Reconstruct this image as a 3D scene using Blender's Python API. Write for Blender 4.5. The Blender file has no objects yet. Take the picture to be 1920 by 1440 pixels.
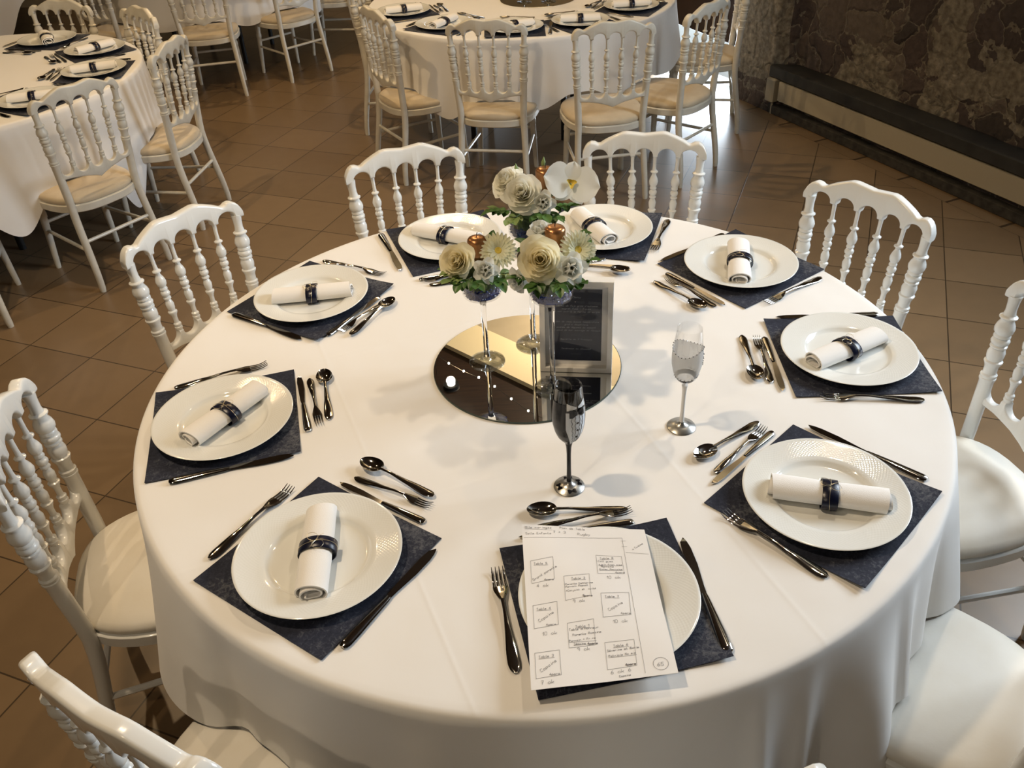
import bpy, bmesh, math, random
from mathutils import Vector, Matrix, noise
random.seed(7)
PI = math.pi
S = bpy.context.scene
COL = S.collection

# ---------------------------------------------------------------- camera, world, light, exposure
cd = bpy.data.cameras.new('camera'); cam = bpy.data.objects.new('camera', cd); COL.objects.link(cam)
cd.sensor_width = 36; cd.lens = 36 * 1620.385 / 1920; cd.clip_start = .05
pit, rol = math.radians(36.16867), math.radians(-3.15010)
f = Vector((0, math.cos(pit), -math.sin(pit))); u = Vector((0, math.sin(pit), math.cos(pit))); r = Vector((1, 0, 0))
cr, sr = math.cos(rol), math.sin(rol)
r, u = cr * r + sr * u, -sr * r + cr * u
M = Matrix((r, u, -f)).transposed().to_4x4(); M.translation = Vector((-.05979, -1.67490, 1.95250)); cam.matrix_world = M
S.camera = cam
w = bpy.data.worlds.new('world'); S.world = w; w.use_nodes = True
w.node_tree.nodes['Background'].inputs[0].default_value = (.72, .86, 1, 1); w.node_tree.nodes['Background'].inputs[1].default_value = 3.0
vs = S.view_settings; vs.view_transform = 'Standard'; vs.look = 'None'; vs.gamma = 1; vs.exposure = 0.42; vs.use_curve_mapping = False
S.cycles.max_bounces = 10; S.cycles.transparent_max_bounces = 16; S.cycles.caustics_reflective = False; S.cycles.caustics_refractive = False
S.cycles.use_denoising = True
WARM = (1.0, .80, .56); AMBER = (1.0, .70, .38); GOLD = (1.0, .77, .51); DAY = (.80, .90, 1.0)
WW, WN = Vector((.389, -.921, 0)), Vector((-.921, -.389, 0))        # along the stone wall, and out of it into the room
W0 = Vector((1.569, 4.10, 0)); WANG = math.atan2(-.921, .389)
def wallp(s, d, z): return W0 + WW * s + WN * d + Vector((0, 0, z))
def lamp(kind, loc, to, power, color, **k):
    l = bpy.data.lights.new('light', kind); l.energy = power; l.color = color
    for a, b in k.items(): setattr(l, a, b)
    o = bpy.data.objects.new('light', l); COL.objects.link(o); o.location = loc
    o.rotation_euler = (Vector(to) - Vector(loc)).to_track_quat('-Z', 'Y').to_euler(); return o
# daylight through the window and through the open doorway of the stone wall
lamp('AREA', wallp(3.7, -.25, 2.15), wallp(3.7, 3.2, .8), 118, DAY, shape='RECTANGLE', size=1.7, size_y=1.3)
lamp('AREA', wallp(-.66, -.16, .16), wallp(-.5, 2.2, -.5), 22, DAY, shape='RECTANGLE', size=1.0, size_y=.26)
CEIL = 3.2

# ---------------------------------------------------------------- materials
def mat(name, col, rough=.5, metal=0, col2=None, scale=8, bump=0, bscale=60, coat=0, spec=.5, trans=0, ior=1.45, sheen=0, stretch=None, detail=4):
    m = bpy.data.materials.new(name); m.use_nodes = True; n = m.node_tree.nodes; L = m.node_tree.links
    b = n['Principled BSDF']; I = b.inputs
    I['Base Color'].default_value = (*col, 1); I['Roughness'].default_value = rough; I['Metallic'].default_value = metal
    I['Coat Weight'].default_value = coat; I['Specular IOR Level'].default_value = spec; I['Transmission Weight'].default_value = trans; I['IOR'].default_value = ior
    I['Sheen Weight'].default_value = sheen
    def noise_(sc):
        t = n.new('ShaderNodeTexCoord'); x = n.new('ShaderNodeTexNoise'); x.inputs['Scale'].default_value = sc; x.inputs['Detail'].default_value = detail
        if stretch:
            mp = n.new('ShaderNodeMapping'); mp.inputs['Scale'].default_value = stretch; L.new(t.outputs['Object'], mp.inputs[0]); L.new(mp.outputs[0], x.inputs[0])
        else: L.new(t.outputs['Object'], x.inputs[0])
        return x
    if col2:
        x = noise_(scale); rp = n.new('ShaderNodeValToRGB'); rp.color_ramp.elements[0].position = .35; rp.color_ramp.elements[1].position = .68
        rp.color_ramp.elements[0].color = (*col, 1); rp.color_ramp.elements[1].color = (*col2, 1)
        L.new(x.outputs[0], rp.inputs[0]); L.new(rp.outputs[0], I['Base Color'])
    if bump:
        x = noise_(bscale); bp = n.new('ShaderNodeBump'); bp.inputs['Strength'].default_value = bump; bp.inputs['Distance'].default_value = .004
        L.new(x.outputs[0], bp.inputs['Height']); L.new(bp.outputs[0], I['Normal'])
    return m
def mnodes(m): return m.node_tree.nodes, m.node_tree.links, m.node_tree.nodes['Principled BSDF']
def mth(n, L, op, a, b=None, c=None):
    x = n.new('ShaderNodeMath'); x.operation = op
    for i, v in enumerate((a, b, c)):
        if v is None: continue
        if isinstance(v, (int, float)): x.inputs[i].default_value = v
        else: L.new(v, x.inputs[i])
    return x.outputs[0]
def thin_glass(name, tint=(1, 1, 1), milk=0, milkcol=(.8, .8, .8), edge=.30):
    m = bpy.data.materials.new(name); m.use_nodes = True; n = m.node_tree.nodes; L = m.node_tree.links
    n.remove(n['Principled BSDF']); o = n['Material Output']
    t = n.new('ShaderNodeBsdfTransparent'); t.inputs[0].default_value = (*tint, 1); g = n.new('ShaderNodeBsdfGlossy'); g.inputs['Roughness'].default_value = .02
    fr = n.new('ShaderNodeLayerWeight'); fr.inputs[0].default_value = .28; mx = n.new('ShaderNodeMixShader')
    k = mth(n, L, 'MULTIPLY_ADD', fr.outputs['Facing'], edge, .015)
    L.new(k, mx.inputs[0]); L.new(t.outputs[0], mx.inputs[1]); L.new(g.outputs[0], mx.inputs[2]); out = mx
    if milk:
        d = n.new('ShaderNodeBsdfDiffuse'); d.inputs[0].default_value = (*milkcol, 1); m2 = n.new('ShaderNodeMixShader'); m2.inputs[0].default_value = milk
        L.new(mx.outputs[0], m2.inputs[1]); L.new(d.outputs[0], m2.inputs[2]); out = m2
    L.new(out.outputs[0], o.inputs[0]); return m
MT = {}
MT['chair'] = mat('white_lacquer', (.80, .80, .77), .22, bump=.03, bscale=25, coat=.3)
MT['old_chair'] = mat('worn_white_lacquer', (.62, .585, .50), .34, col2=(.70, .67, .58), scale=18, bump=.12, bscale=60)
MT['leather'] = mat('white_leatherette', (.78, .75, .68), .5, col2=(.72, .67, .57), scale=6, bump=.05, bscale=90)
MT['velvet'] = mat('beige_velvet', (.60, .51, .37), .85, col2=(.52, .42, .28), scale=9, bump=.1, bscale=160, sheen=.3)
MT['porcelain'] = mat('white_porcelain', (.80, .81, .78), .09, coat=.5)
MT['napkin'] = mat('white_napkin_cotton', (.86, .85, .83), .85, bump=.12, bscale=500)
MT['ribbon'] = mat('navy_satin', (.004, .006, .022), .28, bump=.05, bscale=300, stretch=(1, 8, 8))
MT['thread'] = mat('pale_gold_thread', (.75, .66, .46), .3, metal=.8)
MT['steel'] = mat('polished_steel', (.62, .60, .57), .07, metal=1)
MT['mirror'] = mat('mirror_silver', (.90, .90, .87), .0, metal=1)
MT['mirror_edge'] = mat('mirror_edge', (.05, .07, .06), .15)
MT['glass'] = mat('clear_glass', (1, 1, 1), 0.0, trans=1, ior=1.46)
MT['thin'] = thin_glass('thin_clear_glass')
MT['footglass'] = thin_glass('foot_glass', (.90, .91, .90), edge=.85)
MT['frost'] = thin_glass('frosted_dress_paint', milk=.55, milkcol=(.72, .73, .73))
MT['gravel'] = mat('blue_glass_gravel', (.003, .012, .12), .2, col2=(.010, .045, .28), scale=90)
MT['moss'] = mat('floral_foam_moss', (.03, .06, .025), .9, col2=(.06, .10, .03), scale=60, bump=.6, bscale=150)
MT['leaf'] = mat('leaf_green', (.035, .10, .018), .42, col2=(.09, .19, .045), scale=40)
MT['paleleaf'] = mat('pale_leaf_green', (.16, .25, .07), .5, col2=(.30, .36, .15), scale=50)
MT['rose'] = mat('cream_rose_petal', (.93, .86, .62), .6, col2=(.94, .90, .72), scale=30)
MT['whiterose'] = mat('ivory_rose_petal', (.92, .90, .78), .6, col2=(.93, .92, .86), scale=30)
MT['white_petal'] = mat('white_petal', (.86, .87, .83), .55)
MT['cream_petal'] = mat('gerbera_petal', (.87, .86, .66), .55)
MT['yellow'] = mat('flower_yellow', (.72, .55, .10), .7, col2=(.55, .42, .05), scale=200)
MT['olive'] = mat('olive_flower_heart', (.10, .11, .03), .8, col2=(.16, .15, .05), scale=300)
MT['copper'] = mat('copper_wax', (.42, .20, .085), .28, metal=.75, bump=.05, bscale=40)
MT['black'] = mat('black_paint', (.008, .008, .010), .18)
MT['wick'] = mat('wick_black', (.02, .018, .015), .9)
MT['silver'] = mat('silver_paint', (.46, .46, .44), .3, metal=.9, bump=.03, bscale=200)
MT['shirt'] = mat('grey_shirt_paint', (.74, .78, .83), .4)
MT['collar'] = mat('white_collar_paint', (.85, .86, .85), .35)
MT['strass'] = mat('rhinestone', (.75, .76, .78), .08, metal=1)
MT['stemwhite'] = mat('white_stem_paint', (.86, .85, .83), .4)
MT['frame'] = mat('white_frame_paint', (.88, .86, .82), .4)
MT['card'] = mat('navy_card', (.008, .012, .030), .35)
MT['cardtext'] = mat('silver_ink', (.34, .36, .40), .5)
MT['paper'] = mat('white_paper', (.86, .85, .84), .8, bump=.05, bscale=30)
MT['ink'] = mat('grey_ink', (.20, .19, .19), .8)
MT['cable'] = mat('dark_metal', (.03, .03, .03), .5, metal=.6)
MT['wood'] = mat('table_wood', (.20, .13, .07), .6, col2=(.14, .09, .05), scale=5, stretch=(1, 12, 1))
MT['planks'] = mat('dark_brown_ceiling_wood', (.035, .017, .008), .45, col2=(.016, .008, .004), scale=4, stretch=(1, 14, 1))
MT['cream'] = mat('cream_plaster', (.82, .72, .48), .8, bump=.1, bscale=30)
MT['beige'] = mat('beige_plaster', (.42, .36, .26), .85, col2=(.36, .31, .22), scale=3, bump=.2, bscale=12)
MT['shelf'] = mat('dark_slate', (.030, .030, .029), .55, col2=(.018, .018, .018), scale=15, bump=.2, bscale=40)
MT['radiator'] = mat('radiator_enamel', (.36, .32, .24), .45)
MT['plinth'] = mat('dark_plinth_stone', (.022, .020, .017), .8, col2=(.05, .045, .038), scale=25, bump=.4, bscale=60)
MT['paving'] = mat('pale_paving', (.6, .6, .58), .8, col2=(.5, .5, .48), scale=6)
MT['bulb'] = mat('lamp_glow', (1, 1, 1))
n, L, b = mnodes(MT['bulb']); b.inputs['Emission Color'].default_value = (1, .90, .72, 1); b.inputs['Emission Strength'].default_value = 40
for k in ('rose', 'whiterose', 'white_petal', 'cream_petal'):
    b = MT[k].node_tree.nodes['Principled BSDF']; nt = MT[k].node_tree; tl = nt.nodes.new('ShaderNodeBsdfTranslucent'); ms = nt.nodes.new('ShaderNodeMixShader'); ms.inputs[0].default_value = .42
    ci = b.inputs['Base Color']; tl.inputs[0].default_value = ci.default_value
    if ci.is_linked: nt.links.new(ci.links[0].from_socket, tl.inputs[0])
    nt.links.new(b.outputs[0], ms.inputs[1]); nt.links.new(tl.outputs[0], ms.inputs[2]); nt.links.new(ms.outputs[0], nt.nodes['Material Output'].inputs[0])
# tablecloth: soft creases and a weave
MT['cloth'] = m = mat('white_tablecloth', (.83, .82, .80), .85, sheen=.15)
n, L, b = mnodes(m); tc = n.new('ShaderNodeTexCoord'); sx = n.new('ShaderNodeSeparateXYZ'); L.new(tc.outputs['Object'], sx.inputs[0])
def crease(nx, ny, c, wd):
    d = mth(n, L, 'ADD', mth(n, L, 'MULTIPLY', sx.outputs[0], nx), mth(n, L, 'MULTIPLY_ADD', sx.outputs[1], ny, -c))
    return mth(n, L, 'POWER', 2.718, mth(n, L, 'MULTIPLY', mth(n, L, 'MULTIPLY', d, d), -1 / (wd * wd)))
h = crease(-.35, .94, -.30, .006)
for a in ((-.35, .94, .28, .006), (.94, .35, .12, .006), (.94, .35, -.45, .005)): h = mth(n, L, 'ADD', h, crease(*a))
nz = n.new('ShaderNodeTexNoise'); nz.inputs['Scale'].default_value = 5; nz.inputs['Detail'].default_value = 2; L.new(tc.outputs['Object'], nz.inputs[0])
h = mth(n, L, 'ADD', mth(n, L, 'MULTIPLY', mth(n, L, 'MULTIPLY', h, mth(n, L, 'GREATER_THAN', sx.outputs[2], .755)), .13), mth(n, L, 'MULTIPLY', nz.outputs[0], 2.2))
bp = n.new('ShaderNodeBump'); bp.inputs['Strength'].default_value = .35; bp.inputs['Distance'].default_value = .008; L.new(h, bp.inputs['Height']); L.new(bp.outputs[0], b.inputs['Normal'])
# place mat: pressed fibres
MT['mat'] = m = mat('navy_fibre_mat', (.02, .03, .06), .9)
n, L, b = mnodes(m); tc = n.new('ShaderNodeTexCoord')
a_ = n.new('ShaderNodeTexNoise'); a_.inputs['Scale'].default_value = 120; a_.inputs['Detail'].default_value = 8; a_.inputs['Roughness'].default_value = .7; a_.inputs['Distortion'].default_value = .9; L.new(tc.outputs['Object'], a_.inputs[0])
c_ = n.new('ShaderNodeTexNoise'); c_.inputs['Scale'].default_value = 9; c_.inputs['Detail'].default_value = 3; L.new(tc.outputs['Object'], c_.inputs[0])
v_ = n.new('ShaderNodeTexVoronoi'); v_.feature = 'DISTANCE_TO_EDGE'; v_.inputs['Scale'].default_value = 95; L.new(a_.outputs[1], v_.inputs[0])
k = mth(n, L, 'ADD', mth(n, L, 'MULTIPLY', a_.outputs[0], .6), mth(n, L, 'MULTIPLY', c_.outputs[0], .55))
rp = n.new('ShaderNodeValToRGB'); e = rp.color_ramp.elements; e[0].position = .42; e[0].color = (.007, .009, .020, 1); e[1].position = .80; e[1].color = (.17, .18, .20, 1)
x = rp.color_ramp.elements.new(.58); x.color = (.021, .025, .044, 1)
L.new(k, rp.inputs[0]); L.new(rp.outputs[0], b.inputs['Base Color'])
bp = n.new('ShaderNodeBump'); bp.inputs['Strength'].default_value = .5; bp.inputs['Distance'].default_value = .002; L.new(a_.outputs[0], bp.inputs['Height']); L.new(bp.outputs[0], b.inputs['Normal'])
# plate: fine relief on the rim
n, L, b = mnodes(MT['porcelain']); tc = n.new('ShaderNodeTexCoord'); sx = n.new('ShaderNodeSeparateXYZ'); L.new(tc.outputs['Object'], sx.inputs[0])
rr = mth(n, L, 'SQRT', mth(n, L, 'ADD', mth(n, L, 'MULTIPLY', sx.outputs[0], sx.outputs[0]), mth(n, L, 'MULTIPLY', sx.outputs[1], sx.outputs[1])))
th = mth(n, L, 'ARCTAN2', sx.outputs[1], sx.outputs[0])
p1 = mth(n, L, 'MULTIPLY', mth(n, L, 'SINE', mth(n, L, 'MULTIPLY', th, 110.0)), mth(n, L, 'SINE', mth(n, L, 'MULTIPLY', rr, 900.0)))
mk = mth(n, L, 'MULTIPLY', p1, mth(n, L, 'MULTIPLY', mth(n, L, 'GREATER_THAN', rr, .108), mth(n, L, 'LESS_THAN', rr, .148)))
bp = n.new('ShaderNodeBump'); bp.inputs['Strength'].default_value = .10; bp.inputs['Distance'].default_value = .001; L.new(mk, bp.inputs['Height']); L.new(bp.outputs[0], b.inputs['Normal'])
# floor: square brown tiles laid at 45 degrees to the wall, a straight border row along it
MT['floor'] = m = mat('brown_floor_tiles', (.1, .06, .03), .32)
n, L, b = mnodes(m); tc = n.new('ShaderNodeTexCoord'); sx = n.new('ShaderNodeSeparateXYZ'); L.new(tc.outputs['Object'], sx.inputs[0])
def lin(a, bb, c): return mth(n, L, 'ADD', mth(n, L, 'MULTIPLY', sx.outputs[0], a), mth(n, L, 'MULTIPLY_ADD', sx.outputs[1], bb, c))
def cell(U, V):
    fu, fv = mth(n, L, 'FRACT', U), mth(n, L, 'FRACT', V)
    e = mth(n, L, 'MINIMUM', mth(n, L, 'MINIMUM', fu, mth(n, L, 'SUBTRACT', 1, fu)), mth(n, L, 'MINIMUM', fv, mth(n, L, 'SUBTRACT', 1, fv)))
    cx = n.new('ShaderNodeCombineXYZ'); L.new(mth(n, L, 'FLOOR', U), cx.inputs[0]); L.new(mth(n, L, 'FLOOR', V), cx.inputs[1])
    wn = n.new('ShaderNodeTexWhiteNoise'); L.new(cx.outputs[0], wn.inputs[0]); return e, wn.outputs[0]
t = .329
e1, c1 = cell(lin(-.924 / t, .383 / t, .125 / t), lin(.383 / .326, .924 / .326, -.55 / .326))
e2, c2 = cell(lin(.921 / .1, .389 / .1, -2.943 / .1), lin(.389 / t, -.921 / t, 0))
msk = mth(n, L, 'GREATER_THAN', lin(.921, .389, -2.943), 0)
def mixv(f_, a, c): return mth(n, L, 'ADD', mth(n, L, 'MULTIPLY', a, mth(n, L, 'SUBTRACT', 1, f_)), mth(n, L, 'MULTIPLY', c, f_))
ed = mixv(msk, e1, mth(n, L, 'MULTIPLY', e2, .3)); cc = mixv(msk, c1, c2)
nz = n.new('ShaderNodeTexNoise'); nz.inputs['Scale'].default_value = 14; nz.inputs['Detail'].default_value = 6; L.new(tc.outputs['Object'], nz.inputs[0])
val = mth(n, L, 'ADD', mth(n, L, 'MULTIPLY', cc, .55), mth(n, L, 'MULTIPLY', nz.outputs[0], .45))
rp = n.new('ShaderNodeValToRGB'); e = rp.color_ramp.elements; e[0].position = .2; e[0].color = (.180, .121, .068, 1); e[1].position = .8; e[1].color = (.228, .155, .088, 1); L.new(val, rp.inputs[0])
gr = mth(n, L, 'LESS_THAN', ed, .0075)
mx = n.new('ShaderNodeMixRGB'); mx.inputs[2].default_value = (.055, .037, .022, 1); L.new(gr, mx.inputs[0]); L.new(rp.outputs[0], mx.inputs[1]); L.new(mx.outputs[0], b.inputs['Base Color'])
bp = n.new('ShaderNodeBump'); bp.inputs['Strength'].default_value = .4; bp.inputs['Distance'].default_value = .003
L.new(mth(n, L, 'ADD', mth(n, L, 'MULTIPLY', gr, -1), mth(n, L, 'MULTIPLY', nz.outputs[0], .15)), bp.inputs['Height']); L.new(bp.outputs[0], b.inputs['Normal'])
# rubble wall: dark reddish stones, pale mortar, plaster remains
MT['stone'] = m = mat('rubble_stone_wall', (.1, .08, .06), .9)
n, L, b = mnodes(m); tc = n.new('ShaderNodeTexCoord'); sx = n.new('ShaderNodeSeparateXYZ'); L.new(tc.outputs['Object'], sx.inputs[0])
nz = n.new('ShaderNodeTexNoise'); nz.inputs['Scale'].default_value = 5; nz.inputs['Detail'].default_value = 5; L.new(tc.outputs['Object'], nz.inputs[0])
mxv = n.new('ShaderNodeMixRGB'); mxv.blend_type = 'ADD'; mxv.inputs[0].default_value = .34; L.new(tc.outputs['Object'], mxv.inputs[1]); L.new(nz.outputs[1], mxv.inputs[2])
v1 = n.new('ShaderNodeTexVoronoi'); v1.inputs['Scale'].default_value = 4.6; L.new(mxv.outputs[0], v1.inputs[0])
v2 = n.new('ShaderNodeTexVoronoi'); v2.feature = 'DISTANCE_TO_EDGE'; v2.inputs['Scale'].default_value = 4.6; L.new(mxv.outputs[0], v2.inputs[0])
sc_ = n.new('ShaderNodeSeparateColor'); L.new(v1.outputs['Color'], sc_.inputs[0])
rp = n.new('ShaderNodeValToRGB'); e = rp.color_ramp.elements; e[0].color = (.045, .036, .031, 1); e[1].color = (.115, .092, .073, 1); x = e.new(.5); x.color = (.070, .050, .044, 1); L.new(sc_.outputs[0], rp.inputs[0])
fn = n.new('ShaderNodeTexNoise'); fn.inputs['Scale'].default_value = 30; fn.inputs['Detail'].default_value = 8; L.new(tc.outputs['Object'], fn.inputs[0])
big = n.new('ShaderNodeTexNoise'); big.inputs['Scale'].default_value = 2.3; big.inputs['Detail'].default_value = 5; L.new(tc.outputs['Object'], big.inputs[0])
pl = mth(n, L, 'ADD', big.outputs[0], mth(n, L, 'MULTIPLY', mth(n, L, 'LESS_THAN', sx.outputs[0], .34), mth(n, L, 'MULTIPLY', mth(n, L, 'GREATER_THAN', mth(n, L, 'ADD', sx.outputs[2], mth(n, L, 'MULTIPLY', nz.outputs[0], .2)), .28), .5)))
mort = mth(n, L, 'MAXIMUM', mth(n, L, 'SMOOTH_MIN', mth(n, L, 'LESS_THAN', mth(n, L, 'ADD', v2.outputs[0], mth(n, L, 'MULTIPLY', fn.outputs[0], .05)), .045), .8, .1), mth(n, L, 'GREATER_THAN', pl, .56))
mc = n.new('ShaderNodeValToRGB'); e = mc.color_ramp.elements; e[0].position = .3; e[0].color = (.120, .100, .074, 1); e[1].position = .7; e[1].color = (.225, .195, .148, 1); L.new(fn.outputs[0], mc.inputs[0])
mx = n.new('ShaderNodeMixRGB'); L.new(mort, mx.inputs[0]); L.new(rp.outputs[0], mx.inputs[1]); L.new(mc.outputs[0], mx.inputs[2])
m3 = n.new('ShaderNodeMixRGB'); m3.blend_type = 'OVERLAY'; m3.inputs[0].default_value = .5; L.new(mx.outputs[0], m3.inputs[1]); L.new(fn.outputs[0], m3.inputs[2]); L.new(m3.outputs[0], b.inputs['Base Color'])
bp = n.new('ShaderNodeBump'); bp.inputs['Strength'].default_value = .9; bp.inputs['Distance'].default_value = .02
L.new(mth(n, L, 'ADD', mth(n, L, 'MINIMUM', mth(n, L, 'MULTIPLY', v2.outputs[0], 4), .5), mth(n, L, 'MULTIPLY', fn.outputs[0], .6)), bp.inputs['Height']); L.new(bp.outputs[0], b.inputs['Normal'])

# ---------------------------------------------------------------- mesh helpers
class MB:
    def __init__(s): s.v = []; s.f = []
    def add(s, vs_, fs): o = len(s.v); s.v += [tuple(p) for p in vs_]; s.f += [[i + o for i in q] for q in fs]
    def loops(s, rings, closed=True, cap=True, wrap=False):
        k = len(rings[0]); vs_ = [p for q in rings for p in q]; fs = []
        nr = len(rings)
        for i in range(nr if wrap else nr - 1):
            a, b_ = i * k, ((i + 1) % nr) * k
            for j in range(k if closed else k - 1): q = (j + 1) % k; fs.append((a + j, a + q, b_ + q, b_ + j))
        if cap and closed and not wrap: fs.append(tuple(range(k - 1, -1, -1))); fs.append(tuple((nr - 1) * k + i for i in range(k)))
        s.add(vs_, fs)
    def tube(s, pts, rad, seg=10, cap=True, wrap=False, flat=1.0):
        pts = [Vector(p) for p in pts]; n_ = len(pts); rings = []
        if not hasattr(rad, '__len__'): rad = [rad] * n_
        ref = None
        for i, p in enumerate(pts):
            t_ = (pts[(i + 1) % n_] - pts[i - 1]) if wrap else (pts[min(i + 1, n_ - 1)] - pts[max(i - 1, 0)])
            t_ = t_.normalized() if t_.length > 1e-9 else Vector((0, 0, 1))
            if ref is None: ref = Vector((1, 0, 0)) if abs(t_.x) < .9 else Vector((0, 1, 0))
            a = (ref - t_ * ref.dot(t_)).normalized(); c = t_.cross(a); ref = a
            rings.append([p + (a * math.cos(2 * PI * j / seg) + c * math.sin(2 * PI * j / seg) * flat) * rad[i] for j in range(seg)])
        s.loops(rings, cap=cap, wrap=wrap)
    def lathe(s, prof, seg=32, c=(0, 0, 0), a0=0, a1=2 * PI):
        full = abs(a1 - a0 - 2 * PI) < 1e-6; k = seg if full else seg + 1; o = len(s.v); nr = len(prof)
        for (rr_, z) in prof:
            for j in range(k): t_ = a0 + (a1 - a0) * j / seg; s.v.append((c[0] + rr_ * math.cos(t_), c[1] + rr_ * math.sin(t_), c[2] + z))
        for i in range(nr - 1):
            for j in range(seg): q = (j + 1) % k; s.f.append([o + i * k + j, o + i * k + q, o + (i + 1) * k + q, o + (i + 1) * k + j])
    def box(s, lo, hi, bev=0):
        (x0, y0, z0), (x1, y1, z1) = lo, hi; b_ = bev
        if not b_:
            s.add([(x, y, z) for z in (z0, z1) for (x, y) in ((x0, y0), (x1, y0), (x1, y1), (x0, y1))], [(3, 2, 1, 0), (4, 5, 6, 7), (0, 1, 5, 4), (1, 2, 6, 5), (2, 3, 7, 6), (3, 0, 4, 7)]); return
        def ring(i, z): return [(x0 + i + b_, y0 + i, z), (x1 - i - b_, y0 + i, z), (x1 - i, y0 + i + b_, z), (x1 - i, y1 - i - b_, z), (x1 - i - b_, y1 - i, z), (x0 + i + b_, y1 - i, z), (x0 + i, y1 - i - b_, z), (x0 + i, y0 + i + b_, z)]
        s.loops([ring(b_, z0), ring(0, z0 + b_), ring(0, z1 - b_), ring(b_, z1)])
    def grid(s, fn_, nu, nv, closed=False):
        k = nu if closed else nu + 1; o = len(s.v)
        for j in range(nv + 1):
            for i in range(k): s.v.append(tuple(fn_(i / nu, j / nv)))
        for j in range(nv):
            for i in range(nu): q = (i + 1) % k; s.f.append([o + j * k + i, o + j * k + q, o + (j + 1) * k + q, o + (j + 1) * k + i])
    def mesh(s, name, m, smooth=True, ang=40):
        me = bpy.data.meshes.new(name); me.from_pydata(s.v, [], s.f); me.update(); me.materials.append(m)
        bb = bmesh.new(); bb.from_mesh(me); bmesh.ops.recalc_face_normals(bb, faces=bb.faces); bb.to_mesh(me); bb.free()
        if smooth:
            me.polygons.foreach_set('use_smooth', [True] * len(me.polygons))
            if ang: me.set_sharp_from_angle(angle=math.radians(ang))
        return me
def obj(name, me, parent=None, loc=(0, 0, 0), rotz=0, label=None):
    o = bpy.data.objects.new(name, me); COL.objects.link(o); o.parent = parent; o.location = loc; o.rotation_euler = (0, 0, rotz)
    if label: o['label'] = label
    return o
def tag(o, label, cat, group=None):
    o['label'] = label; o['category'] = cat
    if group: o['group'] = group
    return o
def thing(name, label, cat, loc=(0, 0, 0), rotz=0, group=None):
    o = bpy.data.objects.new(name, None); COL.objects.link(o); o.location = loc; o.rotation_euler = (0, 0, rotz); o.empty_display_size = .05
    return tag(o, label, cat, group)
def struct(name, me, loc=(0, 0, 0), rotz=0, parent=None):
    o = obj(name, me, parent, loc, rotz)
    if parent is None: o['kind'] = 'structure'
    return o
def dup(root, loc, rotz, label, group=None):
    c = root.copy(); COL.objects.link(c); c.location = loc
    c.rotation_mode = 'XYZ'; c.rotation_euler = (0, 0, rotz); c['label'] = label
    if group: c['group'] = group
    def rec(a, b_):
        for ch in [x_ for x_ in a.children]:
            d = ch.copy(); COL.objects.link(d); d.parent = b_; rec(ch, d)
    rec(root, c); return c
class Kind:      # the first call hands out the prototype itself, later calls copies of it
    def __init__(s, root): s.root = root; s.used = False
    def put(s, loc, rotz, label, group=None):
        if s.used: return dup(s.root, loc, rotz, label, group)
        s.used = True; o = s.root; o.location = loc; o.rotation_euler = (0, 0, rotz); o['label'] = label
        if group: o['group'] = group
        return o
def lerp(tab, x):
    if x <= tab[0][0]: return tab[0][1]
    for (a, p), (b_, q) in zip(tab, tab[1:]):
        if x <= b_: return p + (q - p) * (x - a) / (b_ - a)
    return tab[-1][1]
def smooth(tab, x):
    for (a, p), (b_, q) in zip(tab, tab[1:]):
        if x <= b_: t_ = max(0, min(1, (x - a) / (b_ - a))); t_ = t_ * t_ * (3 - 2 * t_); return p + (q - p) * t_
    return tab[-1][1]
# ---------------------------------------------------------------- the room
def rect(name, pts, m, kind='structure', uvw=None):
    mb = MB(); mb.add(pts, [tuple(range(len(pts)))]); return struct(name, mb.mesh(name, m, False))
rad_ = math.radians
PTS = dict(bl=(-6.4, 8.2), br=(-.16, 8.2), fr=(5.31, -4.75), fl=(-6.4, -4.75))
def quad(name, a, b_, m, z0=0, z1=CEIL): return rect(name, [(*a, z0), (*b_, z0), (*b_, z1), (*a, z1)], m)
rect('floor', [(*PTS[k], 0) for k in ('fl', 'fr', 'br', 'bl')], MT['floor'])
quad('wall_back', PTS['br'], PTS['bl'], MT['beige']); quad('wall_left', PTS['bl'], PTS['fl'], MT['beige']); quad('wall_front', PTS['fl'], PTS['fr'], MT['beige'])
# ceiling: brown boards this side of a cream beam, plaster beyond
e0, ed_ = Vector((-.15, 3.42, CEIL)), Vector((.727, -.687, 0))
A_, B_ = e0 - ed_ * 6.6, e0 + ed_ * 6.6
mb = MB(); mb.add([(-6.4, -4.75, CEIL), (5.31, -4.75, CEIL), tuple(B_), tuple(A_), (-6.4, 8.2, CEIL)], [(0, 1, 2, 3, 4)]); struct('ceiling', mb.mesh('ceiling', MT['planks'], False))
mb = MB(); mb.add([tuple(B_), (5.31, 8.2, CEIL), (-6.4, 8.2, CEIL), tuple(A_)], [(0, 1, 2, 3)]); struct('trim_1', mb.mesh('plaster_ceiling', MT['beige'], False))
mb = MB(); nb = Vector((.687, .727, 0)); c0, c1 = A_ + nb * .0, B_ + nb * .0
mb.loops([[tuple(p + nb * a + Vector((0, 0, z))) for a, z in ((0, 0), (0, -.035), (.34, -.035), (.34, 0))] for p in (c0, c1)])
struct('trim_2', mb.mesh('cream_beam', MT['cream'], False))
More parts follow.
